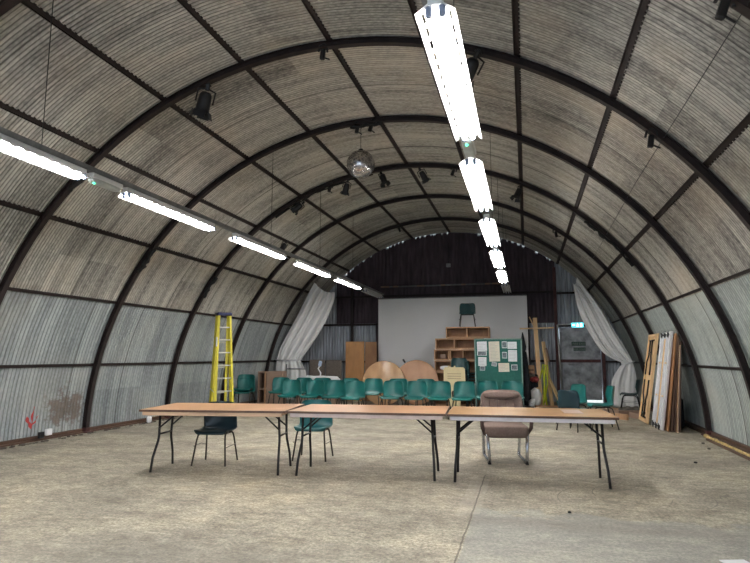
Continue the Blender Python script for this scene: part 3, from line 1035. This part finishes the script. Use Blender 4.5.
# ---- round table tops on edge
def round_top(label, x, y, r, mat, tilt, handle=False):
    t = thing('round_table_top', label, 'table top', (x, y, 0.012), rot=(-tilt, 0, 0))
    rot = RM(PI / 2, 0, 0)
    MB().lathe([(0, .012), (r - .01, .012), (r - .004, .006), (r - .004, -.012), (0, -.012)], 56, (0, 0, r), rot).build('board', mat, t)
    MB().lathe([(r - .003, .016), (r, .012), (r, -.012), (r - .003, -.016), (r - .003, .016)], 56, (0, 0, r), rot).build('rim', 'knotty_dark', t)
    if handle:
        MB().box((-.36, 0, 2 * r - .03), (.05, .05, .12), RM(0, -.6, 0), bev=.01).build('bracket', 'black', t)
    return t
round_top('left round wooden table top on its edge with a glossy reflection', -3.84, 15.35, .61, 'ply_round', .10)
round_top('right round wooden table top on its edge beside the crates', -2.99, 15.75, .62, 'ply_round_b', .09, True)
# ---- wooden boards left of the screen
o = slab('wooden_board', 'knotty', (-5.38, 16.78), (-4.80, 16.83), 0, 1.80, .04)
tag(o, 'wide knotty brown board upright left of the screen', 'board')
o = slab('wooden_board', 'knotty_dark', (-4.79, 16.90), (-4.43, 16.93), 0, 1.79, .04)
tag(o, 'narrower dark brown board right of the knotty one', 'board')

# ---- cabinet, panel, stand and heap in the left corner
t = thing('cabinet', 'brown hardboard cabinet with an open shelf side in the left corner', 'cabinet', (-6.98, 15.0, 0), .16)
MB().box((.12, 0, .47), (.46, .45, .92), bev=.01).build('body', 'card', t)
MB().box((-.34, 0, .47), (.03, .45, .92)).build('side', 'card', t)
for z in (.04, .44, .90):
    MB().box((-.22, 0, z), (.22, .43, .035)).build('shelf', 'card', t)
MB().box((-.22, .21, .47), (.22, .012, .84)).build('back_panel', 'darkwood', t)
MB().box((-.14, -.235, .47), (.04, .02, .92)).build('post', 'pine_old', t)

t = thing('speckled_panel', 'wide speckled brown panel with two leaves behind the green chairs', 'panel', (-5.83, 16.2, 0))
MB().box((-.26, 0, .63), (.50, .06, 1.24), bev=.03).build('leaf', 'speckled', t)
MB().box((.26, 0, .63), (.50, .06, 1.22), bev=.03).build('leaf', 'speckled', t)

t = thing('metal_stand', 'thin grey metal stand before the left curtain', 'stand', (-6.75, 15.75, 0))
MB().tube([(-.14, 0, 0), (-.14, 0, 1.12)], .025, 8).build('upright', 'greymetal', t)
MB().tube([(.50, 0, 0), (.50, 0, 1.0)], .018, 8).build('upright', 'greymetal', t)
MB().tube([(-.14, 0, .98), (.50, 0, .98)], .018, 8).build('cross_bar', 'greymetal', t)
MB().box((-.14, 0, .01), (.3, .3, .02), bev=.005).build('base', 'greymetal', t)


def lump(name, mat, label, cat, c, d, seed=1, amp=.25, n=14):
    rnd = random.Random(seed)
    ph = [rnd.uniform(0, 6) for _ in range(6)]
    def fn(p):
        k = 1 + amp * (math.sin(p.x * 9 / d[0] + ph[0]) * math.sin(p.y * 7 / d[1] + ph[1]) + .5 * math.sin(p.x * 17 / d[0] + ph[2]) * math.cos(p.z * 11 / d[2] + ph[3])) 
        return p * k
    o = MB().cushion(c, d, .75, fn=fn, n=n).build(name, mat)
    return tag(o, label, cat)
t_ = tag(MB().box((-5.75, 15.35, .31), (1.2, .5, .62), bev=.02).build('storage_box', 'card'), 'long low box under the white cloth heap', 'box')
lump('white_cloth', 'cloth_white', 'crumpled white cloth heaped on the low box behind the chairs', 'cloth', (-5.72, 15.3, .71), (1.15, .5, .18), 3, .18)
t = thing('desk_lamp', 'small white bent arm lamp standing on the heap', 'lamp', (-5.72, 15.45, .70))
MB().tube([(0, 0, 0), (.02, 0, .18), (-.06, 0, .30), (-.02, 0, .36)], .022, 8).build('arm', 'cloth_white', t)
MB().box((.0, 0, .44), (.09, .08, .16), RM(0, .2, 0), bev=.02).build('head', 'bluewhite', t)
MB().lathe([(0, .0), (.10, .0), (.10, .02), (0, .03)], 16).build('base', 'cloth_white', t)

# ---- curtains
def curtain(name, label, left, right, y, folds, amp, low_l, low_r, ztie):
    t = thing(name, label, 'curtain', (0, 0, 0))
    def interp(P, s):
        n = len(P) - 1
        k = min(int(s * n), n - 1)
        f = s * n - k
        p0, p1, p2, p3 = P[max(k - 1, 0)], P[k], P[k + 1], P[min(k + 2, n)]
        g = lambda i: 0.5 * ((2 * p1[i]) + (-p0[i] + p2[i]) * f + (2 * p0[i] - 5 * p1[i] + 4 * p2[i] - p3[i]) * f * f + (-p0[i] + 3 * p1[i] - 3 * p2[i] + p3[i]) * f ** 3)
        return g(0), g(1)
    def mk(Lp, Rp, fo, am, sag):
        def f(a, b_):
            l, r = interp(Lp, b_), interp(Rp, b_)
            x = l[0] + (r[0] - l[0]) * a
            z = l[1] + (r[1] - l[1]) * a - sag * math.sin(PI * a) * max(0, 1 - b_ * 5)
            yy = y + am * math.sin(a * fo * 2 * PI + 1.5 * math.sin(b_ * 3)) + am * .45 * math.sin(a * fo * 4.7 * PI + b_ * 5)
            return (x, yy, z)
        return f
    o = MB().grid(mk(left, right, folds, amp, .12), 90, 40).build('drape', 'curtain', t)
    o2 = MB().grid(mk(low_l, low_r, folds * .7, amp * .6, 0), 90, 16).build('skirt', 'curtain', t)
    for q in (o, o2):
        s = q.modifiers.new('s', 'SOLIDIFY'); s.thickness = .004
    a, b_ = left[-1], right[-1]
    MB().tube([(a[0] - .03, y - .02, a[1] + .0), ((a[0] + b_[0]) / 2, y - .09, (a[1] + b_[1]) / 2 - .03), (b_[0] + .05, y, b_[1] + .02)], .02, 8).build('tie_back', 'cloth_white', t)
    return t
curtain('curtain', 'off white curtain swept back to the right side of the end wall',
        [(1.31, 3.36), (1.43, 2.58), (1.71, 1.92), (2.03, 1.42), (2.46, 1.17)], [(1.42, 3.52), (2.0, 2.65), (2.33, 2.0), (2.56, 1.57), (2.72, 1.2)], 16.4, 3, .035,
        [(2.46, 1.17), (2.25, .86), (2.16, .57), (2.17, .03)], [(2.72, 1.2), (2.78, .9), (2.80, .5), (2.80, .03)], 1.2)
curtain('curtain', 'off white curtain swept back to the left side of the end wall',
        [(-6.26, 3.61), (-6.46, 3.28), (-6.8, 2.64), (-7.12, 2.06), (-7.36, 1.6), (-7.46, 1.24)], [(-5.59, 3.29), (-5.62, 3.01), (-5.83, 2.5), (-6.09, 2.05), (-6.36, 1.66), (-6.67, 1.24)], 16.3, 4, .035,
        [(-7.46, 1.22), (-7.50, .9), (-7.50, .5), (-7.48, .03)], [(-6.67, 1.22), (-6.5, .9), (-6.45, .5), (-6.45, .03)], 1.2)

# ---- notice board and its papers
t = thing('notice_board', 'green felt notice board covered with papers, standing behind the chairs', 'notice board', (-.70, 15.02, 0))
MB().box((0, .0, 1.14), (1.14, .03, 1.28)).build('felt_panel', 'felt', t)
m = MB()
for s_ in (-1, 1):
    m.box((s_ * .585, 0, .91), (.035, .045, 1.78), bev=.004)
m.box((0, 0, 1.79), (1.2, .045, .03), bev=.004).box((0, 0, .49), (1.2, .045, .03), bev=.004)
m.build('frame', 'felt_frame', t)
for s_ in (-1, 1):
    MB().box((s_ * .585, 0, .015), (.05, .5, .03), bev=.004).build('foot', 'felt_frame', t)
PP = [('white typed sheet at the top left of the green notice board', 'paper', -1.23, 1.73, -.98, 1.49, 1),
      ('dark photo below the white sheet at the top left of the notice board', 'photo', -1.23, 1.485, -.99, 1.37, 0),
      ('tall cream sheet at the top middle of the notice board', 'cream_paper', -.93, 1.73, -.66, 1.22, 1),
      ('upper dark photo right of the tall cream sheet', 'photo', -.60, 1.73, -.475, 1.56, 0),
      ('white sheet at the top right of the notice board', 'paper', -.46, 1.72, -.23, 1.54, 1),
      ('lower dark photo right of the tall cream sheet', 'photo', -.60, 1.46, -.48, 1.30, 0),
      ('large white sheet below the top right one', 'paper', -.45, 1.51, -.23, 1.22, 1),
      ('white sheet at the left middle of the notice board', 'paper', -1.21, 1.33, -1.0, 1.105, 1),
      ('small photo at the lower left of the notice board', 'photo', -1.17, 1.10, -1.04, .99, 0),
      ('small tilted bluish picture under the tall cream sheet', 'bluewhite', -.87, 1.20, -.74, 1.10, 0),
      ('wide cream sheet at the lower middle of the notice board', 'cream_paper', -.70, 1.18, -.43, .96, 1),
      ('small photo at the lower right of the notice board', 'photo', -.38, 1.14, -.23, 1.0, 0)]
for lab, mt, xa, za, xb, zb, typed in PP:
    t = thing('notice_sheet' if typed else 'photo_print', lab, 'paper' if typed else 'photo', ((xa + xb) / 2, 15.0, (za + zb) / 2), group='papers pinned to the notice board', rot=(0, random.uniform(-.03, .03) + (.2 if 'tilted' in lab else 0), 0))
    w, h = xb - xa, za - zb
    if typed:
        MB().box((0, 0, 0), (w, .004, h)).build('sheet', mt, t)
        m = MB()
        k = int(h / .035)
        for q in range(1, k):
            ww = w * random.uniform(.45, .8)
            m.box((-(w * .82 - ww) / 2, -.003, h / 2 - q * h / k), (ww, .001, .006))
        m.build('text_lines', 'ink', t)
    else:
        MB().box((0, 0, 0), (w, .004, h)).build('border', 'paper', t)
        MB().box((0, -.003, 0), (w * .86, .002, h * .82)).build('picture', mt if mt == 'photo' else 'ink', t)

# ---- cream board between the chairs
t = thing('cream_board', 'cream plastic board with two small knobs standing behind the green chairs', 'board', (-1.755, 14.35, 0))
m = MB()
outl = [(-.26, 1.03), (-.23, 1.08), (.22, 1.08), (.26, 1.04), (.28, .62), (.16, .56), (.13, .0), (-.13, .0), (-.17, .56), (-.27, .62)]
k = len(outl)
m.add([(x, -.02, z) for x, z in outl] + [(x, .02, z) for x, z in outl], [tuple(range(k)), tuple(range(2 * k - 1, k - 1, -1))] + [(i, i + k, (i + 1) % k + k, (i + 1) % k) for i in range(k)])
m.build('panel', 'cream', t)
for x in (-.14, .01):
    MB().tube([(x, 0, 1.07), (x, 0, 1.12)], .02, 8).build('knob', 'cream', t)
for z in (.92, .86, .80):
    MB().box((0, -.022, z), (.34, .006, .012)).build('rib', 'card', t)
MB().cushion((-.03, -.03, .43), (.08, .02, .16), .9, n=6).build('dark_mark', 'darkwood', t)

# ---- timber, umbrella and clutter between screen and door
def timber(label, pts, w, dth, mat='pine', name='timber_post', cat='timber'):
    a, b_ = Vector(pts[0]), Vector(pts[1])
    dz = (b_ - a)
    q = dz.to_track_quat('Z', 'Y').to_matrix()
    return tag(MB().box((a + b_) / 2, (w, dth, dz.length), q, bev=.004).build(name, mat), label, cat)
timber('tall upright pine post with a crossbar near the end wall', [(.34, 16.5, .0), (.27, 16.9, 2.44)], .11, .07)
timber('horizontal pine crossbar nailed across the tall post', [(-.16, 16.72, 2.13), (.78, 16.8, 2.15)], .07, .04)
timber('short slanting pine stick at the head of the tall post', [(.30, 16.98, 2.05), (.12, 16.98, 2.48)], .07, .03)
timber('shorter pine post leaning right of the tall one', [(.64, 16.5, .0), (.47, 16.72, 1.76)], .09, .06)
timber('pine plank leaning low against the post by the door', [(.88, 16.35, .03), (.57, 16.60, .78)], .10, .04)
timber('short pine offcut leaning at the foot of the tall post', [(.50, 16.2, .02), (.26, 16.38, .50)], .09, .04)
timber('pine batten lying on the floor by the posts', [(.02, 16.0, .03), (1.0, 16.05, .03)], .05, .05, 'pine_old')
timber('round headed pale mallet handle on the leaning post', [(.60, 16.45, 1.2), (.53, 16.50, 1.58)], .05, .04, 'card')
t = thing('folding_trestle', 'lime yellow folded trestle standing among the timber posts', 'trestle', (.44, 16.1, 0))
MB().tube([(-.04, 0, 0.0), (.04, .06, 1.12)], .022, 8).build('leg', 'yellowstrap', t)
MB().tube([(.05, 0, 0.0), (-.03, .1, 1.10)], .022, 8).build('leg', 'yellowstrap', t)
MB().tube([(-.10, .03, .75), (-.02, .05, 1.12), (.1, .05, 1.10), (.08, .0, .60), (-.02, 0, .12)], .022, 8).build('brace', 'yellowstrap', t)
# dark closed parasol
t = thing('closed_parasol', 'dark closed parasol leaning beside the notice board', 'parasol', (-.02, 15.6, 0), rot=(0, -.03, 0))
MB().tube([(0, 0, 0), (0, 0, 1.98)], .018, 8).build('pole', 'black', t)
MB().lathe([(0.02, 1.95), (.03, 1.90), (.07, 1.60), (.06, 1.52), (.04, 1.50), (.07, 1.44), (.09, 1.2), (.11, .7), (.12, .25), (.05, .2)], 12).build('canopy', 'bag', t)
MB().lathe([(0, 0), (.17, 0), (.17, .04), (.04, .07), (0, .07)], 16).build('base', 'black', t)
t = thing('clutter_crate', 'brown wooden box among the clutter left of the posts', 'box', (.03, 16.7, .85))
MB().box((0, 0, .12), (.36, .3, .26), bev=.01).build('box', 'pine_old', t)
MB().box((0, -.155, .12), (.3, .01, .04)).build('slot', 'darkwood', t)
tag(MB().box((.04, 16.75, .425), (.5, .45, .85), bev=.02).build('black_case', 'bag'), 'black case standing behind the white sack', 'case')
lump('red_bag', 'redplastic', 'dark red bundle on the floor clutter left of the yellow trestle', 'bag', (.20, 16.35, .72), (.22, .18, .14), 5)
lump('grey_bundle', 'speckled', 'grey bundle under the brown box by the posts', 'bag', (.10, 16.40, .82), (.2, .16, .12), 8)
lump('white_sack', 'cloth_white', 'white sack slumped behind the pine posts', 'sack', (.20, 16.3, .24), (.34, .26, .48), 6, .1)
t = thing('white_bucket', 'small white bucket on the floor by the notice board', 'bucket', (.10, 15.75, 0))
MB().lathe([(0, .0), (.07, .0), (.09, .24), (.082, .24), (.065, .01), (0, .01)], 20).build('pail', 'cloth_white', t)
MB().tube([(-.09, 0, .23), (-.06, -.06, .15), (.0, -.09, .12), (.06, -.06, .15), (.09, 0, .23)], .004, 5).build('handle', 'greymetal', t)

# exit sign and its conduit, door notice
t = thing('exit_sign', 'small lit cyan exit sign above the grey door', 'exit sign', (1.50, E1 - .24, 2.27))
MB().box((0, 0, 0), (.35, .07, .15), bev=.01).build('housing', 'white', t)
MB().box((0, -.038, 0), (.33, .006, .13)).build('face', 'exit', t)
m = MB()   # arrow, running figure and doorway
m.box((-.10, -.043, 0), (.07, .004, .016)).box((-.125, -.043, .012), (.035, .004, .014), RM(0, -.8, 0)).box((-.125, -.043, -.012), (.035, .004, .014), RM(0, .8, 0))
m.box((.0, -.043, .035), (.022, .004, .022)).box((.0, -.043, .005), (.018, .004, .045), RM(0, .3, 0)).box((-.015, -.043, -.035), (.014, .004, .045), RM(0, .7, 0)).box((.02, -.043, -.032), (.014, .004, .045), RM(0, -.6, 0)).box((.0, -.043, .012), (.06, .004, .012), RM(0, -.3, 0))
m.box((.10, -.043, 0), (.055, .004, .095))
m.build('symbols', 'exit_mark', t)
MB().box((0, .08, .0), (.04, .14, .04)).build('bracket', 'black', t)
t = thing('conduit_pipe', 'white pipe running to the exit sign and down beside the door', 'pipe', (0, 0, 0))
MB().tube([(1.33, E1 - .24, 2.30), (.94, E1 - .24, 2.29)], .02, 8).build('run', 'alu', t)
MB().tube([(.93, E1 - .24, 2.29), (.98, E1 - .24, .25)], .025, 8).build('drop', 'alu', t)
t = thing('door_notice', 'faded green fire exit notice on the grey door', 'sign', (1.52, E1 - .085, 1.66))
MB().box((0, 0, .06), (.40, .01, .12)).build('plate', 'sign_green', t)
MB().box((.02, 0, -.10), (.34, .01, .10)).build('lower_plate', 'sign_green', t)
for tx, zz, sz in (('FIRE EXIT', .03, .085), ('KEEP CLEAR', -.125, .062)):
    cu = bpy.data.curves.new('lettering', 'FONT')
    cu.body = tx; cu.size = sz; cu.align_x = 'CENTER'; cu.extrude = .001
    o = bpy.data.objects.new('lettering', cu)
    col.objects.link(o); o.parent = t
    o.location = (0.01, -.008, zz); o.rotation_euler = (PI / 2, 0, 0)
    cu.materials.append(M['sign_text'])
    bpy.context.view_layer.update()
    me = bpy.data.meshes.new_from_object(o)
    o2 = bpy.data.objects.new('lettering', me)
    col.objects.link(o2); o2.parent = t
    o2.location = o.location; o2.rotation_euler = o.rotation_euler
    bpy.data.objects.remove(o)

# ---- planks and rubble near the right curtain
for i, (lab, a, b_, w, z) in enumerate((('long grey plank on the floor before the right curtain', (1.75, 15.4), (2.35, 13.6), .16, .03),
                                   ('second grey plank beside the long one before the curtain', (1.98, 15.3), (2.50, 13.9), .14, .03),
                                   ('short plank lying across the two long planks', (1.95, 13.95), (2.45, 14.15), .12, .085),
                                   ('broken board on the floor nearest the camera by the curtain', (1.72, 13.75), (2.05, 13.35), .18, .03))):
    timber(lab, [(a[0], a[1], z), (b_[0], b_[1], z)], .05, w, 'pine_old' if i % 2 else 'card', 'wooden_plank', 'plank')
lump('rubble_heap', 'rubble', 'low heap of grey rubble beside the planks', 'rubble', (2.3, 14.4, .08), (.5, .5, .22), 9, .25)['kind'] = 'stuff'

# ---- yellow stepladder
t = thing('stepladder', 'tall yellow fibreglass stepladder with a navy top by the left wall', 'ladder', (-6.76, 11.80, 0), .80)
HT, hb, ht = 2.30, .20, .12
for s_ in (-1, 1):
    for (y0_, nm) in ((-.24, 'front_rail'), (.22, 'rear_rail')):
        a = Vector((s_ * (hb if y0_ < 0 else hb - .03), y0_, 0.0)); b_ = Vector((s_ * ht, (-.05 if y0_ < 0 else .06), HT))
        q = (b_ - a).to_track_quat('Z', 'Y').to_matrix()
        MB().box((a + b_) / 2, (.055, .09, (b_ - a).length), q, bev=.004).build(nm, 'yellow', t)
    MB().tube([(s_ * .21, -.20, .55), (s_ * .20, .17, .62)], .01, 6).build('spreader', 'alu', t)
for k in range(1, 8):
    f = k / 8.0
    z = HT * f
    hw = hb + (ht - hb) * f
    yy = -.24 + .19 * f
    MB().box((0, yy, z), (2 * hw - .02, .085, .028), bev=.004).build('tread', 'alu', t)
    if k in (2, 4, 6):
        MB().box((0, .22 - .16 * f, z - .05), (2 * hw - .05, .03, .03)).build('rear_bar', 'alu', t)
MB().box((0, 0, HT + .02), (.34, .24, .07), bev=.015).build('top_cap', 'navy', t)
MB().box((-.18, -.14, HT - .62), (.03, .05, .22), bev=.01).build('label_plate', 'cloth_white', t)

# ================================================================= LEANING FOLDED TABLES (right)
RX = 0.115
def lean_thing(name, label, cat, x, y, group=None, lean=RX, rz=0):
    """local x = along the wall (world -y), local z = up, local -y = face towards the hall"""
    t = thing(name, label, cat, (x, y, 0.0), group=group)
    t.rotation_euler = Euler((-lean, 0, -PI / 2 + rz), 'XYZ')
    return t


def folded_legs(t, w, mat='black'):
    for (z0, z1, s_) in ((.12, .88, 1), (1.70, .98, -1)):
        m = MB()
        for sx in (-1, 1):
            m.tube([(sx * .10, -.045, z0), (sx * .10, -.045, z0 + (z1 - z0) * .45), (sx * .20, -.05, z0 + (z1 - z0) * .62), (sx * .21, -.05, z1)], .016, 8)
        m.tube([(-.10, -.045, z0 + (z1 - z0) * .35), (.10, -.045, z0 + (z1 - z0) * .35)], .012, 8)
        m.tube([(-.27, -.03, z0), (.27, -.03, z0)], .016, 8)
        m.build('folded_leg', mat, t)
    MB().box((0, -.04, .2), (.22, .03, .05)).build('latch', mat, t)


t = lean_thing('folded_table', 'orange plywood folded table leaning on the right wall, its black legs showing', 'table', 2.30, 12.95, 'tables leaning on the right wall', .165)
MB().box((0, 0, .925), (.74, .02, 1.83), bev=.003).build('top', 'pine', t)
m = MB()
for s_ in (-1, 1):
    m.box((s_ * .345, -.03, .925), (.04, .04, 1.8))
m.box((0, -.03, .05), (.7, .04, .05)).box((0, -.03, 1.80), (.7, .04, .05))
m.build('batten', 'pine', t)
folded_legs(t, .74)
t = lean_thing('folded_table', 'white framed folded table leaning on the right wall next to the plywood one', 'table', 2.37, 11.98, 'tables leaning on the right wall', .15)
MB().box((0, 0, .925), (.78, .02, 1.83), bev=.003).build('top', 'apron_white', t)
for x in (-.37, -.13, .12, .37):
    MB().box((x, -.03, .925), (.055 if abs(x) > .3 else .04, .04, 1.82), bev=.004).build('batten', 'white', t)
for z in (.62, 1.24):
    MB().box((0, -.03, z), (.7, .02, .025)).build('cross_strip', 'pine', t)
for z in (.06, 1.77):
    m = MB()
    for x in (-.25, 0, .25):
        m.box((x, -.055, z), (.07, .02, .07), bev=.005).tube([(x - .05, -.06, z + .05), (x + .05, -.06, z - .05)], .01, 6)
    m.box((0, -.05, z), (.62, .015, .02))
    m.build('leg_bracket', 'black', t)
MB().box((-.02, -.035, .9), (.10, .012, 1.6)).build('pale_panel', 'pine', t)
for i, (lab, mt, h, y, dx) in enumerate((('first dark brown board behind the white framed table', 'knotty_dark', 1.78, 11.83, .055),
                                ('second dark board behind the white framed table', 'darkwood', 1.74, 11.80, .105),
                                ('third dark board in the leaning stack', 'darkwood', 1.66, 11.78, .150),
                                ('pale edged board next to last in the leaning stack', 'pine', 1.55, 11.74, .190),
                                ('last dark board of the leaning stack, nearest the wall', 'darkwood', 1.62, 11.76, .230))):
    t = lean_thing('leaning_board', lab, 'board', 2.37 + dx, y, 'boards leaning behind the white framed table', .135 - .016 * i)
    MB().box((0, 0, h / 2 + .01), (.74, .017, h), bev=.003).build('board', mt, t)
    MB().box((.362, 0, h / 2 + .01), (.02, .018, h - .02)).build('edging', 'card' if i == 3 else mt, t)
# dark roll stored behind the leaning tables
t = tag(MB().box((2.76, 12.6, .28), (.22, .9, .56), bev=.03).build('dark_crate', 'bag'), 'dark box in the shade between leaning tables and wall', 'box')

# foam and timber along the right wall base
rnd = random.Random(4)
m = MB()
pts, rr = [], []
for i in range(40):
    pts.append((2.86 + rnd.uniform(-.015, .015), 6.4 + i * .115, .034)); rr.append(rnd.uniform(.015, .034))
m.tube(pts, .04, 8, rr=rr)
tag(m.build('foam_strip', 'foam'), 'yellowed foam strip lying along the foot of the right wall', 'foam strip')
tag(MB().box((2.80, 8.6, .016), (.035, 3.9, .03)).build('timber_batten', 'darkwood'), 'dark batten lying beside the yellowed foam strip', 'batten')
k = 0
for (x, y, s_, lab) in ((2.62, 10.1, .035, 'small pale stone near the right rib foot'), (2.55, 9.55, .03, 'small pale stone by the foam strip'), (2.05, 8.3, .03, 'tiny dark leaf scrap on the right floor'), (0.32, 5.45, .022, 'tiny black lump on the floor in front of the right table')):
    o = MB().cushion((x, y, s_ * .4), (s_ * 1.5, s_ * 1.2, s_ * .8), .8, n=6).build('pebble', 'rubble' if k < 2 else 'rubber'); tag(o, lab, 'pebble'); k += 1
tag(MB().box((1.305, 4.46, .004), (.17, .10, .006), RM(0, 0, .3)).build('paper_scrap', 'paper'), 'white paper scrap on the floor at the bottom right corner', 'paper')
# dirt and small boxes along the left wall base
m = MB()
for i in range(260):
    y = rnd.uniform(3, 16); s_ = rnd.uniform(.01, .035)
    m.box((-7.555 + abs(rnd.gauss(0, .03)), y, s_ * .35), (s_ * 1.6, s_ * 1.8, s_ * .7), RM(0, 0, rnd.uniform(0, 3)))
tag(m.build('dirt_crumbs', 'rubble'), 'crumbs of dirt and debris along the foot of the left wall', 'debris', kind='stuff')
t = tag(MB().box((-7.575, 7.80, .135), (.05, .12, .10), RM(0, 0, .1), bev=.006).build('socket_box', 'cloth_white'), 'small white box at the foot of the left wall by the red arrow', 'box')
MB().box((-7.60, 7.68, .10), (.05, .09, .10), bev=.006).build('dark_side', 'black', t)
t = tag(MB().cushion((-7.52, 10.3, .07), (.06, .12, .13), .5, n=8).build('white_rag', 'cloth_white'), 'small white rag at the foot of the left wall beyond the rib', 'rag')

# ================================================================= LONG TABLES
def make_table(label, p, rz, apron, topmat, LN=1.74, DP=.96, ins=(.1, .1)):
    """origin at front left corner of the top, on the floor; length along x, depth along y"""
    t = thing('trestle_table', label, 'table', (p[0], p[1], 0), rz, 'folding tables in the row')
    MB().box((LN / 2, DP / 2, .740), (LN, DP, .018), bev=.003).build('table_top', topmat, t)
    m = MB()
    e = .007
    m.box((LN / 2, -e / 2, .737), (LN + 2 * e, e, .024)).box((LN / 2, DP + e / 2, .737), (LN + 2 * e, e, .024)).box((-e / 2, DP / 2, .737), (e, DP, .024)).box((LN + e / 2, DP / 2, .737), (e, DP, .024))
    m.build('edging', 'table_edge', t)
    for yy in (.022, DP - .022):
        MB().box((LN / 2, yy, .706), (LN - .06, .03, .046), bev=.003).build('apron', apron, t)
    for xx in (.10, LN - .10):
        MB().box((xx, DP / 2, .705), (.06, DP - .16, .045)).build('batten', apron, t)
    for xe, s_ in ((ins[0], 1), (LN - ins[1], -1)):
        for q in (-1, 1):
            y0, y1_, y2 = DP / 2 + q * .175, DP / 2 + q * .155, DP / 2 + q * .285
            MB().tube([(xe, y0, .70), (xe - s_ * .010, y1_, .42), (xe - s_ * .013, y1_ + q * .012, .36), (xe - s_ * .028, y2 - q * .03, .17), (xe - s_ * .035, y2, .006)], .0145, 8).build('leg', 'black', t)
            MB().tube([(xe - s_ * .012, y0, .50), (xe + s_ * .22, y0 - q * .03, .695)], .010, 8).build('brace', 'black', t)
        MB().tube([(xe - s_ * .015, DP / 2 - .158, .43), (xe - s_ * .010, DP / 2 + .158, .43)], .011, 8).build('cross_bar', 'black', t)
        MB().tube([(xe, DP / 2 - .3, .695), (xe, DP / 2 + .3, .695)], .0125, 8).build('hinge_bar', 'black', t)
    return t


make_table('left folding table of the row, with the dark chair behind it', (-4.36, 5.79), math.radians(8.5), 'apron_wood', 'table_top', 1.72, ins=(.10, .15))
make_table('middle folding table of the row, with the green chair behind it', (-2.63, 6.06), math.radians(4.5), 'apron_pale', 'table_top', 1.77, ins=(.09, .17))
t3 = make_table('right folding table of the row, with the brown armchair behind it', (-.84, 6.19), math.radians(3.2), 'apron_white', 'table_top_b', 1.72, ins=(.09, .11))
# tape patch stuck on the top of the right table
MB().box((1.34, .56, .7500), (.20, .44, .0016)).build('tape_patch', 'card', t3)

# ================================================================= ARMCHAIR
t = thing('armchair', 'brown upholstered armchair with chrome sled legs behind the right table', 'armchair', (-.315, 7.88, 0), math.radians(10))
def sf(p):
    if p.z > 0: p.z *= 1 - .15 * (p.x / .27) ** 2
    return p
MB().cushion((0, -.04, .405), (.56, .54, .17), .30, fn=sf, n=18).build('seat', 'fabric', t)
rb = RM(-.14, 0, 0)
def bf(p):
    # soft vertical tufting and rounded shoulders
    p.y += -.03 * (abs(p.x) / .28) ** 2
    if p.z > .0: p.x *= 1 - .14 * (p.z / .24) ** 3
    if p.y < 0: p.y += .008 * abs(math.sin(p.x * 22))
    return p
MB().cushion((0, .255, .665), (.57, .12, .47), .34, rb, bf, n=24).build('backrest', 'fabric', t)
MB().cushion((0, .235, .83), (.50, .13, .10), .6, rb, n=12).build('head_roll', 'fabric', t)
m = MB().tube([(-.17, .175, .80), (-.08, .158, .785), (0, .155, .78), (.08, .158, .785), (.17, .175, .80)], .007, 6)
for x in (-.16, -.055, .055, .16):
    m.tube([(x, .175, .775), (x * 1.05, .165, .52)], .0045, 5)
m.build('piping', 'fabric_dark', t)
for s_ in (-1, 1):
    x = s_ * .235
    MB().tube([(s_ * .255, -.22, .40), (s_ * .25, -.27, .34), (x, -.29, .10), (x, -.27, .03), (x, -.22, .018), (x, .30, .018), (x, .35, .03), (s_ * .24, .36, .08), (s_ * .25, .30, .36), (s_ * .26, .27, .45)], .021, 10).build('leg_frame', 'chrome', t)
    MB().tube([(s_ * .27, -.14, .36), (s_ * .31, -.22, .45), (s_ * .315, -.24, .53), (s_ * .30, -.20, .60), (s_ * .30, .0, .625), (s_ * .29, .22, .61)], .024, 8).build('arm_frame', 'fabric_dark', t)
    MB().cushion((s_ * .30, -.03, .64), (.055, .34, .035), .5, n=10).build('arm_pad', 'blackplastic', t)
    MB().box((x, -.27, .012), (.04, .07, .022), bev=.005).build('glide', 'rubber', t)
MB().tube([(-.24, .0, .345), (.24, .0, .345)], .014, 8).build('cross_bar', 'chrome', t)
